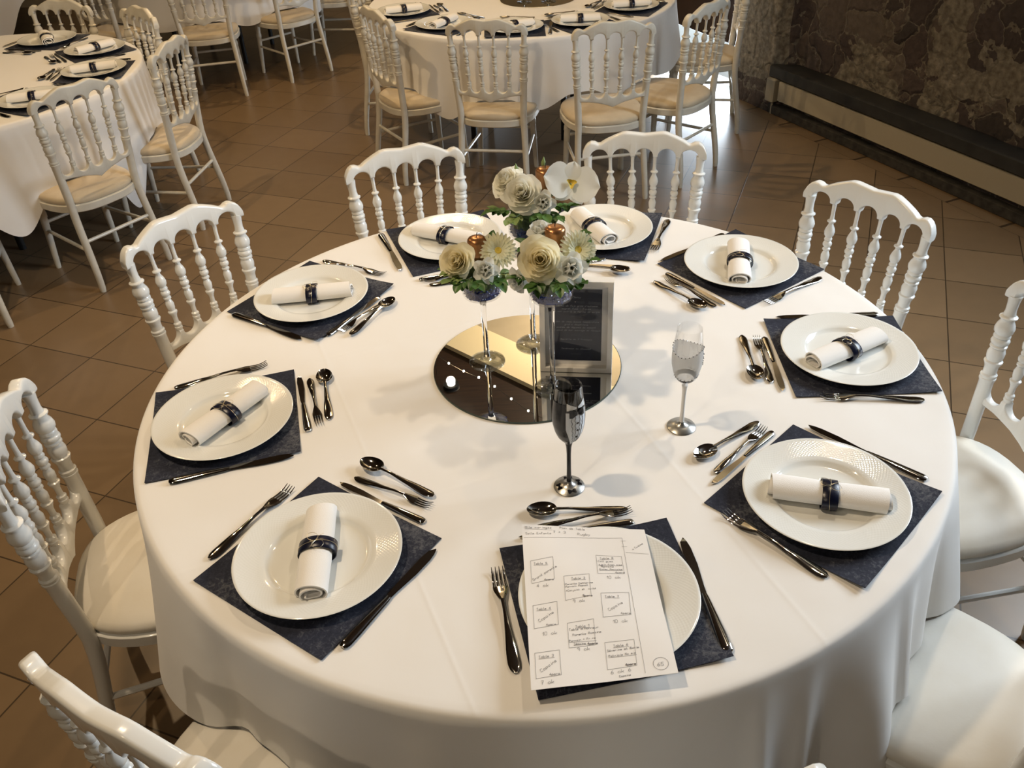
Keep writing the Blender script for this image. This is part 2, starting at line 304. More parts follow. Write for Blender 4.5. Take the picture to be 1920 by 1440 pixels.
# stone wall on the right, in its own frame: x along the wall, -y into the room
def wy(s, z):
    t_ = max(0, min(1, (s - .28) / .12)); t_ = t_ * t_ * (3 - 2 * t_); base = .0 + .13 * t_ if z > .24 else .0 + .05 * t_
    p = Vector((s * 4.2, 0, z * 4.2)); d = noise.voronoi(p + noise.noise_vector(p * .8) * .5)[0]
    return base + .035 * (min(d[0], .6) - .3) * (.45 if s < .3 else 1) + .02 * noise.noise(Vector((s * 2, 3, z * 2))) - .005
mb = MB(); NS, NZ = 260, 96; s1 = 9.7
ss = [-.04 + (2.6 + .04) * i / 180 for i in range(181)] + [2.6 + (s1 - 2.6) * i / 80 for i in range(1, 81)]
zz = [CEIL * (i / NZ) ** 1.15 for i in range(NZ + 1)]
idx = {}
for i, s in enumerate(ss):
    for j, z in enumerate(zz): idx[i, j] = len(mb.v); mb.v.append((s, wy(s, z), z))
for i in range(len(ss) - 1):
    for j in range(NZ):
        if 2.85 < (ss[i] + ss[i + 1]) / 2 < 4.55 and 1.5 < (zz[j] + zz[j + 1]) / 2 < 2.8: continue   # the window opening
        mb.f.append([idx[i, j], idx[i + 1, j], idx[i + 1, j + 1], idx[i, j + 1]])
struct('wall_right', mb.mesh('stone', MT['stone']), W0, WANG)
mb = MB(); mb.add([(-.04, .0, 0), (-.04, .35, 0), (-.04, .35, CEIL), (-.04, .0, CEIL)], [(0, 1, 2, 3)]); mb.box((-4.2, 0, 0), (-1.35, .35, CEIL)); mb.box((-1.35, 0, 2.3), (-.04, .35, CEIL))
struct('wall_far_right', mb.mesh('door_wall', MT['beige'], False), W0, WANG)
mb = MB(); mb.box((-.115, .03, 0), (-.05, .11, 2.3)); mb.box((-1.35, .03, 0), (-1.28, .11, 2.3)); mb.box((-1.28, .03, 2.23), (-.115, .11, 2.3))
struct('door_1', mb.mesh('dark_door_frame', MT['cable'], False), W0, WANG)
mb = MB(); mb.box((-1.27, .05, .30), (-.165, .09, 2.22), .004); struct('door_2', mb.mesh('dark_door_leaf', MT['planks'], False), W0, WANG)
mb = MB(); mb.box((-3.2, .12, -.06), (1.2, 4, -.005)); struct('trim_3', mb.mesh('terrace', MT['paving'], False), W0, WANG)
win = MB(); 
for a in (2.86, 3.66, 4.46): win.box((a, .1, 1.5), (a + .08, .16, 2.8))
for z in (1.5, 2.1, 2.72): win.box((2.94, .1, z), (4.46, .16, z + .08))
struct('window_1', win.mesh('window_frame', MT['frame'], False), W0, WANG)
mb = MB(); mb.box((.30, -.006, 0), (9.6, .12, .055), .004); struct('baseboard_right', mb.mesh('plinth', MT['plinth']), W0, WANG)
mb = MB(); mb.box((.285, -.015, .225), (9.6, .14, .295), .006); struct('trim_4', mb.mesh('slate_shelf', MT['shelf']), W0, WANG)
rd = thing('radiator', 'low cream skirting radiator under the dark slate shelf of the stone wall', 'radiator', W0, WANG)
mb = MB(); mb.box((.385, -.01, .095), (6.2, .035, .216), .004); obj('front_panel', mb.mesh('panel', MT['radiator']), rd)
mb = MB(); mb.box((.285, -.03, .075), (.362, .05, .222), .008); obj('end_box', mb.mesh('end_box', MT['radiator']), rd)
mb = MB(); mb.tube([(.335, 0, 0), (.335, 0, .08)], .008, 8); obj('pipe', mb.mesh('pipe', MT['radiator']), rd)
up = thing('added_uplight', 'added unseen uplight on a cord under the pale ceiling, brightening the cream beam', 'lamp', (.78, 4.10, 2.2))  # added lamp, out of view, hung here to brighten the cream beam
mb = MB(); mb.lathe([(.0005, -.02), (.07, 0), (.09, .07), (.084, .07), (.064, .008), (.0005, -.01)], 24); obj('shade', mb.mesh('shade', MT['cable']), up)
mb = MB(); mb.tube([(0, 0, 0), (0, 0, CEIL - 2.2)], .004, 6); obj('cord', mb.mesh('cord', MT['cable']), up)
lamp('SPOT', (.74, 4.05, 2.29), (.2, 3.75, 3.2), 95, WARM, spot_size=rad_(150), spot_blend=.8, shadow_soft_size=.05)
# ceiling spots and the string of tiny lights seen in the mirror
mb = MB(); mb.lathe([(.001, -.03), (.055, -.03), (.055, -.005), (.06, 0)], 20); hs = mb.mesh('spot_housing', MT['cable'])
mb = MB(); mb.lathe([(.0005, -.032), (.027, -.032)], 16); gl = mb.mesh('spot_lens', MT['bulb'])
def spot(x, y, to, power, label, size=150, rad=.03, blend=.5, col=WARM):
    t_ = thing('ceiling_spotlight', label, 'lamp', (x, y, CEIL), 0, 'ceiling spotlights'); obj('housing', hs, t_); obj('lens', gl, t_)
    lamp('SPOT', (x, y, CEIL - .06), to, power, col, spot_size=math.radians(size), spot_blend=blend, shadow_soft_size=rad)
spot(-1.10, -.35, (-.5, -.1, .6), 84, 'warm ceiling spotlight above the left side of the front table', rad=.06, col=GOLD)
spot(1.15, .85, (.25, .1, .6), 42, 'warm ceiling spotlight above the right rear side of the front table', size=88, rad=.05)
spot(-.49, 3.28, (-.75, 2.6, 0), 70, 'bright ceiling spotlight reflected in the round mirror', size=110, col=AMBER)
spot(-2.1, 2.0, (-2.3, 2.6, .5), 60, 'warm ceiling spotlight above the left background table', col=AMBER)
spot(-1.9, 5.2, (-2, 5.4, .5), 55, 'warm ceiling spotlight above the far left table', col=AMBER)
spot(-1.6, -2.2, (-.6, -1.0, .5), 34, 'warm ceiling spotlight behind the viewer on the left')
st = thing('string_light', 'string of tiny lights hung under the dark wooden ceiling', 'light', (0, 0, 0))
pts = [(-.60 + .106 * i, 3.44 - .118 * i, 3.0 + .02 * math.sin(i * 1.3)) for i in range(9)]
mb = MB(); mb.tube([(pts[0][0], pts[0][1], CEIL)] + pts + [(pts[-1][0], pts[-1][1], CEIL)], .0018, 6); obj('cord', mb.mesh('cord', MT['cable']), st)
mb = MB(); mb.lathe([(.0005, -.007), (.005, -.005), (.007, 0), (.005, .005), (.0005, .007)], 10); bm_ = mb.mesh('tiny_bulb', MT['bulb'])
for p in pts: obj('bulb', bm_, st, p)

# ---------------------------------------------------------------- ballroom chairs
def lean(z): return .06 * (.885 - z)
def px_(z): return .188 - .055 * max(0, .835 - max(z, .42)) + .020 * max(0, .42 - z) / .42
def bow(x): return -.020 * (1 - (x / .19) ** 2)
POST = [(0, .0125), (.02, .0145), (.2, .0165), (.45, .0178), (.600, .0180), (.606, .0205), (.610, .0205), (.612, .0185), (.616, .0205), (.620, .0205), (.624, .0165), (.640, .0165), (.648, .0185), (.656, .0225), (.659, .0225), (.662, .018), (.670, .0205), (.683, .0215), (.692, .0185), (.696, .0165), (.699, .0205), (.703, .0205), (.706, .0165), (.711, .0215), (.717, .0225), (.722, .0205), (.725, .0165), (.728, .0205), (.732, .0205), (.736, .0185), (.742, .0225), (.752, .0240), (.762, .0215), (.773, .0160), (.778, .0165), (.781, .0215), (.784, .0215), (.788, .0150), (.80, .0128), (.82, .0135), (.840, .0160)]
def post_y(z): return smooth([(0, -.022), (.42, .0279)], z) if z < .42 else lean(z)
def spindle_prof():
    P = [(z, (r_ - .0165) * 1.15 + .0078 if r_ > .0165 else r_ * .47) for z, r_ in POST if z >= .600]
    return [(.580 + (z - .60) * .262 / .24, max(.0055, r_ * .95)) for z, r_ in P]
def rail(zt, zb, thick, xs, be):
    rings = []
    for x in xs:
        a, c = zb(x), zt(x); hz, hy = (c - a) / 2, thick / 2; b1 = min(be, hz * .8); ring = []
        for cy, cz, q in ((hy - b1, hz - b1, 0), (-hy + b1, hz - b1, 1), (-hy + b1, -hz + b1, 2), (hy - b1, -hz + b1, 3)):
            for k_ in range(4):
                t_ = (q + k_ / 3) * PI / 2; y = cy + b1 * math.cos(t_); z = (a + c) / 2 + cz + b1 * math.sin(t_); ring.append((x, y + lean(z) + bow(x), z))
        rings.append(ring)
    mb = MB(); mb.loops(rings); return mb
BAY = .0752
def arch(x, lo, hi):
    s = ((x + .188) / BAY) % 1 * 2 - 1; s = abs(s) / .80
    if abs(x) > .180: return lo
    return lo + (hi - lo) * math.sqrt(max(0, 1 - s * s))
xs = sorted(set([round(-.188 + BAY * i + BAY / 2 * (1 + q * .80 * math.sin(k_ * PI / 2 / 9)), 6) for i in range(5) for q in (-1, 1) for k_ in range(10)] + [-.2045, -.201, -.196, -.189, .189, .196, .201, .2045]))
TOPZ = [(0, .9085), (.03, .912), (.06, .9155), (.075, .9135), (.10, .904), (.125, .893), (.138, .886), (.147, .880), (.155, .880), (.165, .886), (.178, .8875), (.189, .882), (.198, .872), (.2045, .856)]
top_mb = rail(lambda x: lerp(TOPZ, abs(x)), lambda x: arch(x, .834, .8615) if abs(x) < .180 else .832, .030, xs, .0075)
KX = px_(.56) / px_(.84); xs2 = [x * KX for x in xs if abs(x) < .185]
bot_mb = rail(lambda x: .582 + .551 - arch(x / KX, .551, .582), lambda x: lerp([(0, .500), (.02, .509), (.06, .522), (.12, .533), (.175, .536)], abs(x)), .024, xs2, .006)
def post_mb(sg):
    mb = MB(); pts, rad = [], []
    zs = sorted(set([z for z, _ in POST] + [.05, .1, .15, .25, .3, .35, .4, .5, .55]))
    for z in zs: pts.append((sg * px_(z), post_y(z), z)); rad.append(lerp(POST, z))
    mb.tube(pts, rad, 14); return mb
def spin_mb(x):
    mb = MB(); P = spindle_prof(); mb.tube([(x * (KX + (1 - KX) * (z - .58) / .26), lean(z) + bow(x), z) for z, _ in P], [r_ for _, r_ in P], 10); return mb
def seat_out(t_, k_):
    c, s = math.cos(t_), math.sin(t_); x = math.copysign(abs(c) ** .72, c) * .208; y = math.copysign(abs(s) ** .76, s) * .222
    return x * (1 + .03 * y / .2) * k_, .210 + y * k_
def ring_seat(k_, z, n_=44): return [(*seat_out(2 * PI * j / n_, k_), z) for j in range(n_)]
def seat_mb():
    mb = MB(); mb.loops([ring_seat(k_, z) for k_, z in ((.93, .407), (.985, .411), (1.0, .420), (.985, .430), (.94, .438), (.8, .446), (.55, .451), (.25, .453), (.02, .4535))]); return mb
def frame_mb():
    mb = MB(); mb.loops([ring_seat(k_, z) for k_, z in ((.93, .372), (1.0, .372), (1.02, .376), (1.02, .404), (1.0, .408), (.93, .409))]); return mb
def leg_mb(sg):
    mb = MB(); P = [(0, .0115), (.02, .013), (.25, .0175), (.262, .0165), (.268, .0195), (.29, .0195), (.296, .0165), (.34, .0185), (.38, .019)]
    mb.tube([(sg * (.146 + .018 * (.38 - z) / .38), .372 + .02 * (.38 - z) / .38, z) for z, _ in P], [r_ for _, r_ in P], 12); return mb
def bar_mb(a, b_):
    mb = MB(); mb.tube([a, b_], .0085, 8); return mb
posts = [post_mb(s) for s in (-1, 1)]; spins = [spin_mb(x) for x in (-.1128, -.0376, .0376, .1128)]; legs = [leg_mb(s) for s in (-1, 1)]
bars = [bar_mb((s * px_(.2), post_y(.2), .2), (s * .1545, .381, .2)) for s in (-1, 1)] + [bar_mb((-.152, .379, .24), (.152, .379, .24)), bar_mb((-px_(.24), post_y(.24), .24), (px_(.24), post_y(.24), .24))]
def make_chair(wood, pad):
    t_ = thing('ballroom_chair', 'white chair', 'chair'); W_ = MT[wood]
    obj('seat_cushion', seat_mb().mesh('seat_cushion', MT[pad]), t_); obj('seat_frame', frame_mb().mesh('seat_frame', W_), t_)
    obj('top_rail', top_mb.mesh('top_rail', W_, ang=50), t_); obj('lower_rail', bot_mb.mesh('lower_rail', W_, ang=50), t_)
    for q in posts: obj('back_post', q.mesh('back_post', W_), t_)
    for q in spins: obj('spindle', q.mesh('spindle', W_), t_)
    for q in legs: obj('leg', q.mesh('leg', W_), t_)
    for q in bars: obj('stretcher', q.mesh('stretcher', W_), t_)
    return t_
def seat_at(kind, x, y, face, label, group, z=0): kind.put((x, y, z), math.radians(face - 90), label, group)
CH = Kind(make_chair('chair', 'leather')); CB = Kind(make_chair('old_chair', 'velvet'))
PL = {1: 'the plate under the handwritten seating plan', 2: 'the front right plate', 3: 'the rightmost plate', 4: 'the back right plate', 5: 'the rear plate behind the menu frame', 6: 'the rear plate behind the left flower vase', 7: 'the back left plate', 8: 'the leftmost plate', 9: 'the front left plate'}
G = 'chairs around the front table'
for x, y, fa, k_ in ((-1.0, .664, -38.5, 7), (-.376, 1.088, -71, 6), (.424, 1.10, -99.5, 5), (.98, .572, -144, 4), (1.205, -.09, 191, 3), (.894, -.798, 138, 2), (.125, -1.11, 97, 1), (-.656, -.938, 58.5, 9), (-1.10, -.27, 15, 8)):
    seat_at(CH, x, y, fa, 'glossy white spindle-back chair at ' + PL[k_], G)

# ---------------------------------------------------------------- tables and cloths
def cloth(cx, cy, R, hem, fold, name, label, seed, chairs=()):
    NT = 420; zt = .760; mb = MB(); rings = []
    def ring(fn_): return [fn_(2 * PI * j / NT) for j in range(NT)]
    def P(t_, r_, z): return (r_ * math.cos(t_), r_ * math.sin(t_), z)
    for q in (.002, .15, .3, .45, .6, .75, .88, .95, .985): rings.append(ring(lambda t_: P(t_, (R - .012) * q, zt)))
    for a in (0, 30, 60): rings.append(ring(lambda t_: P(t_, R - .012 + .014 * math.sin(math.radians(a)), zt - .012 + .012 * math.cos(math.radians(a)))))
    for i in range(1, 27):
        v = i / 26
        def sk(t_):
            h_ = hem(t_); z = zt - .012 - (zt - .012 - h_) * v
            return P(t_, R + .002 + fold(t_, v) , z)
        rings.append(ring(sk))
    mb.loops(rings, cap=False); o = obj(name, mb.mesh(name, MT['cloth'], ang=0), None, (cx, cy, 0)); tag(o, label, 'tablecloth'); return o
def bumpf(a, c, wd):
    d = (a - c + PI) % (2 * PI) - PI; return math.exp(-(d / wd) ** 2)
def folds(seed, amp):
    rg = random.Random(seed); T = [(rg.choice((7, 9, 11, 14, 17, 22)), rg.random() * 6.3, rg.uniform(.3, 1)) for _ in range(5)]
    def fn_(t_, v): return amp * v ** 1.1 * (.9 + sum(a * math.sin(k_ * t_ + p) for k_, p, a in T) / 2.6)
    return fn_
def round_table(cx, cy, label):
    t_ = thing('round_table', label, 'table', (cx, cy, 0))
    mb = MB(); mb.lathe([(.001, .728), (.89, .728), (.904, .734), (.904, .752), (.89, .757), (.001, .757)], 64); obj('tabletop', mb.mesh('tabletop', MT['wood']), t_)
    for a in (.6, 2.17, 3.74, 5.31):
        mb = MB(); c, s = math.cos(a), math.sin(a); mb.tube([(c * .40, s * .40, 0), (c * .40, s * .40, .73)], .018, 10); obj('leg', mb.mesh('leg', MT['cable']), t_)
    return t_
round_table(0, 0, 'round table hidden under the white cloth of the front place settings')
def rad(d): return math.radians(d)
CA = [rad(d) for d in (146.6, 109.3, 68.7, 29.6, -6.4, -42, -83, -125.2, -164)]
f1 = folds(3, .030)
def hem1(t_):
    z = .425 - .13 * bumpf(t_, rad(-56), .13)  - .10 * bumpf(t_, rad(40), .12) - .06 * bumpf(t_, rad(128), .12) - .03 * bumpf(t_, rad(-22), .14)
    for c in CA: z += (.462 - z) * min(1, 1.25 * bumpf(t_, c, .235))
    return z
def fold1(t_, v):
    r_ = f1(t_, v)
    for c, a, wd in ((-143, .055, .13), (-55, .060, .08), (-28, .075, .09), (-18, .035, .05), (-104, .012, .08), (-64, .022, .025), (-70, .022, .022), (-47, .03, .03), (-36, -.03, .035), (-131, -.02, .04)): r_ += a * v ** .9 * bumpf(t_, rad(c), wd)
    return max(r_, -.004)
cloth(0, 0, .9165, hem1, fold1, 'tablecloth', 'white cloth on the front round table with the seating plan', 3)
T2 = (.12, 3.86); T3 = (-2.76, 2.74); T4 = (-2.3, 5.95); T5 = (-5.0, 6.9)
def bgcloth(c, label, seed, angs, low):
    ff = folds(seed, .03)
    def hem(t_):
        z = .40
        for a, d in low: z -= d * bumpf(t_, rad(a), .16)
        for a in angs: z += (.462 - z) * min(1, 1.2 * bumpf(t_, rad(a), .20))
        return z
    cloth(*c, .9165, hem, lambda t_, v: max(-.003, ff(t_, v)), 'tablecloth', label, seed)
C2 = [(-.668, 3.125, 30, 'the left end of the middle background table'), (-.092, 2.771, 77.7, 'the near left side of the middle background table'), (.516, 2.604, 97.1, 'the near right side of the middle background table'), (1.02, 2.87, 137, 'the right side of the middle background table'), (1.41, 3.66, 171, 'the far right of the middle table by the wall'), (-.86, 3.98, -6, 'the far side of the middle background table')]
C3 = [(-1.848, 2.067, 142.4, 'the near side of the left background table'), (-1.629, 2.705, 172, 'the right side of the left background table'), (-2.0, 3.42, 224, 'the back right side of the left background table'), (-2.55, 3.72, 256, 'the far side of the left background table'), (-2.44, 1.60, 106, 'the left table at the left picture edge')]
C4 = [(-2.07, 4.74, 101, 'the near side of the far left table'), (-1.48, 5.16, 135, 'the near right side of the far left table'), (-1.13, 5.85, 172, 'the right side of the far left table'), (-2.9, 4.95, 62, 'the near left side of the far left table')]
for (c, lab, cl) in ((T2, 'the middle background table', C2), (T3, 'the left background table', C3), (T4, 'the far left table', C4)):
    round_table(*c, 'round table hidden under the cloth of ' + lab)
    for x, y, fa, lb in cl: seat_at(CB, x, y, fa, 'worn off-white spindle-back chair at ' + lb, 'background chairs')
def angs(c, cl): return [math.degrees(math.atan2(y - c[1], x - c[0])) for x, y, _, _ in cl]
bgcloth(T2, 'white cloth hanging from the middle background table', 5, angs(T2, C2), ((-118, .10), (-55, .18), (-86, .06)))
bgcloth(T3, 'white cloth hanging from the left background table', 8, angs(T3, C3), ((-20, .30), (-56, .15), (20, .1)))
bgcloth(T4, 'white cloth hanging from the far left table', 11, angs(T4, C4), ((-60, .02), (-15, .1)))
round_table(*T5, 'round table hidden under the cloth in the far left corner')
bgcloth(T5, 'white cloth of the table in the far left corner', 14, (), ((-40, .3), (20, .1)))
# ---------------------------------------------------------------- place settings
ZT = .7605
def sweep(st, seg=10):     # stations: x, half width, half thickness, z centre, y centre
    mb = MB(); rings = []
    for x, w_, t_, z, y in st: rings.append([(x, y + w_ * math.cos(2 * PI * j / seg), z + t_ * math.sin(2 * PI * j / seg)) for j in range(seg)])
    mb.loops(rings); return mb
def handle_st(Lh, s=1.0, z1=.010):       # broad rounded end rising, slim neck
    tab = [(0, .0030), (.02, .0062), (.06, .0088), (.14, .0100), (.28, .0092), (.5, .0062), (.75, .0037), (.9, .0034), (1, .0042)]
    ztab = [(0, .0035), (.15, .0030), (.5, .0065), (.85, z1), (1, z1)]
    return [(Lh * q, lerp(tab, q) * s, lerp([(0, .0012), (.05, .0017), (.5, .0020), (1, .0018)], q) * s, smooth(ztab, q), 0) for q in [i / 22 for i in range(23)]]
def make_fork(Ln, s, name, label):
    t_ = thing(name, label, 'fork'); Lh = Ln * .66
    obj('handle', sweep(handle_st(Lh, s)).mesh('handle', MT['steel']), t_)
    mb = sweep([(Lh + (Ln * .15) * q, lerp([(0, .0042), (.35, .0085), (.7, .0118), (1, .0122)], q) * s, .0011, lerp([(0, .010), (.5, .0062), (1, .0036)], q), 0) for q in [i / 8 for i in range(9)]])
    x0 = Lh + Ln * .145
    for y in (-.0096, -.0032, .0032, .0096):
        tb = sweep([(x0 + Ln * .195 * q, lerp([(0, .0021), (.7, .0015), (1, .0006)], q) * s, .0009, lerp([(0, .0037), (.35, .0024), (.7, .0036), (1, .0085)], q), y * s * (1 - .05 * q)) for q in [i / 8 for i in range(9)]], 6); mb.add(tb.v, tb.f)
    obj('tines', mb.mesh('tines', MT['steel']), t_); return t_
def make_spoon(Ln, s, label):
    t_ = thing('dessert_spoon', label, 'spoon'); Lb = Ln * .30; Lh = Ln - Lb
    obj('handle', sweep(handle_st(Lh + .004, s)).mesh('handle', MT['steel']), t_)
    mb = MB(); hw = .0195 * s; cx = Lh + Lb / 2
    def bw(a): return hw * (1 - .10 * math.cos(a))
    def surf(dz, k0=1.0):
        rings = []
        for q in (1, .93, .8, .62, .42, .22, .02): rings.append([(cx + math.cos(2 * PI * j / 28) * Lb / 2 * q * k0, math.sin(2 * PI * j / 28) * bw(2 * PI * j / 28) * q * k0, .0095 - .0082 * (1 - q ** 2.2) + dz) for j in range(28)])
        return rings
    a, b_ = surf(.0012), surf(0, 1.0); mb.loops(b_[::-1] + a, cap=False)
    mb.loops([a[-1]], cap=True) if False else None
    obj('bowl', mb.mesh('bowl', MT['steel'], ang=70), t_); return t_
def make_knife(Ln, s, name, label):
    t_ = thing(name, label, 'knife'); Lh = Ln * .48
    tab = [(0, .0050), (.03, .0085), (.1, .0098), (.3, .0094), (.7, .0074), (.93, .0062), (1, .0050)]
    obj('handle', sweep([(Lh * q, lerp(tab, q) * s, lerp([(0, .0022), (.06, .0038), (.6, .0040), (1, .0028)], q) * s, .0042, 0) for q in [0, .015, .03, .06, .1] + [.15 + i * .05 for i in range(18)]], 12).mesh('handle', MT['steel']), t_)
    rings = []
    for i in range(25):
        q = i / 24; x = Lh + (Ln - Lh) * q; top = lerp([(0, .0045), (.1, .0058), (.75, .0062), (.92, .0040), (1, -.0040)], q) * s; bot = -lerp([(0, .0045), (.12, .0052), (.5, .0098), (.8, .0102), (.93, .0080), (1, .0046)], q) * s
        rings.append([(x, top, .0042 + .0011), (x, bot, .0042), (x, top, .0042 - .0011)])
    mb = MB(); mb.loops(rings); obj('blade', mb.mesh('blade', MT['steel'], ang=25), t_); return t_
K = dict(fork=(Kind(make_fork(.222, 1.1, 'dinner_fork', 'x')), .222), knife=(Kind(make_knife(.256, 1.08, 'dinner_knife', 'x')), .256), dspoon=(Kind(make_spoon(.195, 1.0, 'x')), .195), dfork=(Kind(make_fork(.190, .86, 'dessert_fork', 'x')), .190), dknife=(Kind(make_knife(.220, .88, 'dessert_knife', 'x')), .220))
NM = dict(fork='dinner fork', knife='dinner knife', dspoon='dessert spoon', dfork='dessert fork', dknife='dessert knife')
def lay(k_, a, b_, label, group, z=ZT):
    kd, Ln = K[k_]; a, b_ = Vector(a), Vector(b_); m_ = (a + b_) / 2; d = (b_ - a).normalized(); p = m_ - d * Ln / 2
    kd.put((p.x, p.y, z), math.atan2(d.y, d.x), label, group)
# plate
mb = MB(); mb.lathe([(.0005, .0035), (.06, .0038), (.086, .0045), (.092, .0060), (.0965, .0105), (.100, .0128), (.110, .0145), (.130, .0178), (.150, .0212), (.1545, .0222), (.1553, .0214), (.1540, .0200), (.130, .0148), (.105, .0098), (.098, .0070), (.090, .0012), (.080, 0), (.076, .0012), (.0005, .0012)], 96)
plate_me = mb.mesh('plate', MT['porcelain'], ang=60)
# fibre mats: a few with one lifted corner
def mat_mesh(sd):
    rg = random.Random(sd); cs = [rg.random() for _ in range(4)]; mb = MB(); hs_ = .161; top, bot = [], []
    N_ = 16
    def zf(a, b_):
        z = .0004
        for (sx_, sy_), c in zip(((-1, -1), (1, -1), (1, 1), (-1, 1)), cs): z += max(0, (a * sx_ + b_ * sy_) - 1.15) ** 2 * .012 * c
        return z
    def pt(u_, v_, dz): a, b_ = u_ * 2 - 1, v_ * 2 - 1; return (a * hs_ * (1 + .01 * cs[0] * b_), b_ * hs_ * (1 - .012 * cs[1] * a), zf(a, b_) + dz)
    mb.grid(lambda u_, v_: pt(u_, v_, .0012), N_, N_); mb.grid(lambda u_, v_: pt(1 - u_, v_, 0), N_, N_)
    edge = [(i / N_, 0) for i in range(N_)] + [(1, i / N_) for i in range(N_)] + [(1 - i / N_, 1) for i in range(N_)] + [(0, 1 - i / N_) for i in range(N_)]
    mb.loops([[pt(a, b_, 0) for a, b_ in edge], [pt(a, b_, .0012) for a, b_ in edge]], cap=False)
    return mb.mesh('placemat', MT['mat'], ang=60)
mats = [mat_mesh(i) for i in range(5)]
# rolled napkin with a navy band and a thin gold bow
def roll_mesh(sd):
    rg = random.Random(sd); Ln = .206; A, B = .0345, .0225; turns = 2.2; N_ = 92; th = .0030
    def sec(q, off):
        t_ = -.4 * PI + q * turns * 2 * PI; k_ = 1 - .62 * q; a, b_ = A * k_ - off, B * k_ - off
        y, z = a * math.cos(t_), b_ * math.sin(t_)
        z = max(z, -(B * k_ * .82 - off)); return y, z + B * .84
    out = [sec(i / N_, 0) for i in range(N_ + 1)]; inn = [sec(i / N_, th) for i in range(N_ + 1)]
    loop = out + inn[::-1]; rings = []; qs = [i / N_ for i in range(N_ + 1)]; ql = qs + qs[::-1]
    for j in range(15):
        u_ = j / 14; ring = []
        for (y, z), q in zip(loop, ql):
            e = (u_ - .5) * 2; sh = (.004 * math.sin(q * 9 + sd) + .007 * q * rg.choice((1,))) * (1 if e > 0 else -1) * abs(e) ** 6
            sw = 1 + .03 * math.sin(u_ * 7 + sd) * (1 - q); pin = 1 - .05 * math.exp(-(e / .18) ** 2)
            ring.append(((u_ - .5) * Ln + sh, y * sw * pin, z * pin))
        rings.append(ring)
    mb = MB(); mb.loops(rings, cap=False)
    for ring in (rings[0], rings[-1]):
        o = len(mb.v); mb.v += ring; m_ = len(loop)
        for i in range(N_): mb.f.append([o + i, o + i + 1, o + m_ - 2 - i, o + m_ - 1 - i])
    return mb.mesh('napkin_roll', MT['napkin'], ang=50)
def band_mesh():
    mb = MB(); A, B = .0342, .0222; rings = []
    for x in (-.0145, -.0138, .0138, .0145):
        g = .0006 if abs(x) > .014 else .0014; ring = []
        for j in range(48):
            t_ = 2 * PI * j / 48; y, z = (A + g) * math.cos(t_), (B + g) * math.sin(t_); ring.append((x, y, max(z, -B * .84 + .0003) + B * .84))
        rings.append(ring)
    mb.loops(rings + [[(x * .999, y * .97, z * .97 + .0004) for x, y, z in rings[-1]], [(x, y * .97, z * .97 + .0004) for x, y, z in rings[0]]], cap=False, wrap=True)
    return mb.mesh('ribbon', MT['ribbon'], ang=60)
def bow_mesh(fl):
    mb = MB(); A, B = .0342, .0222; g = .0022
    mb.tube([(.002 * fl * math.sin(2 * t_), (A + g) * math.cos(t_), max((B + g) * math.sin(t_), -B * .84 + .0006) + B * .84) for t_ in [2 * PI * j / 40 for j in range(40)]], .0004, 6, wrap=True)
    top = B * 1.84 + .003
    for sx_, rr_, ph in ((-1, .013, .4), (1, .011, -.5)):
        mb.tube([(sx_ * rr_ * (1 - math.cos(t_)) * .8 + fl * .004 * math.sin(t_), rr_ * .75 * math.sin(t_) + ph * .012 * (1 - math.cos(t_)) * fl, top + .002 * math.sin(t_ / 2)) for t_ in [2 * PI * j / 20 for j in range(20)]], .00034, 5, wrap=True)
    for sx_, sy_ in ((-1, -.6), (1, .8)):
        mb.tube([(0, 0, top), (sx_ * .008, sy_ * .006 * fl, top + .002), (sx_ * .017, sy_ * .017 * fl, top - .001)], .00034, 5)
    return mb.mesh('gold_thread', MT['thread'])
rolls = [roll_mesh(i) for i in (1, 4)]; band = band_mesh(); bows = [bow_mesh(1), bow_mesh(-1)]
def make_napkin(i):
    t_ = thing('napkin', 'x', 'napkin'); obj('rolled_cloth', rolls[i], t_); rb = obj('ribbon', band, t_, label='navy satin ribbon'); obj('thread_bow', bows[i], rb, label='thin gold thread bow'); return t_
NK = [Kind(make_napkin(0)), Kind(make_napkin(1))]
def setting(x, y, matrot, nap, where, gr, i, ntext):
    tag(obj('placemat', mats[i % 5], None, (x, y, ZT), matrot), 'navy fibre placemat under ' + where, 'placemat', gr + ' placemats')
    tag(obj('dinner_plate', plate_me, None, (x, y, ZT + .0018), 0), 'white wide-rimmed dinner plate, ' + where, 'plate', gr + ' plates')
    if nap: NK[i % 2].put((nap[0], nap[1], ZT + .0058), math.radians(nap[2]), 'white napkin roll on ' + ntext, gr + ' napkins')
    return
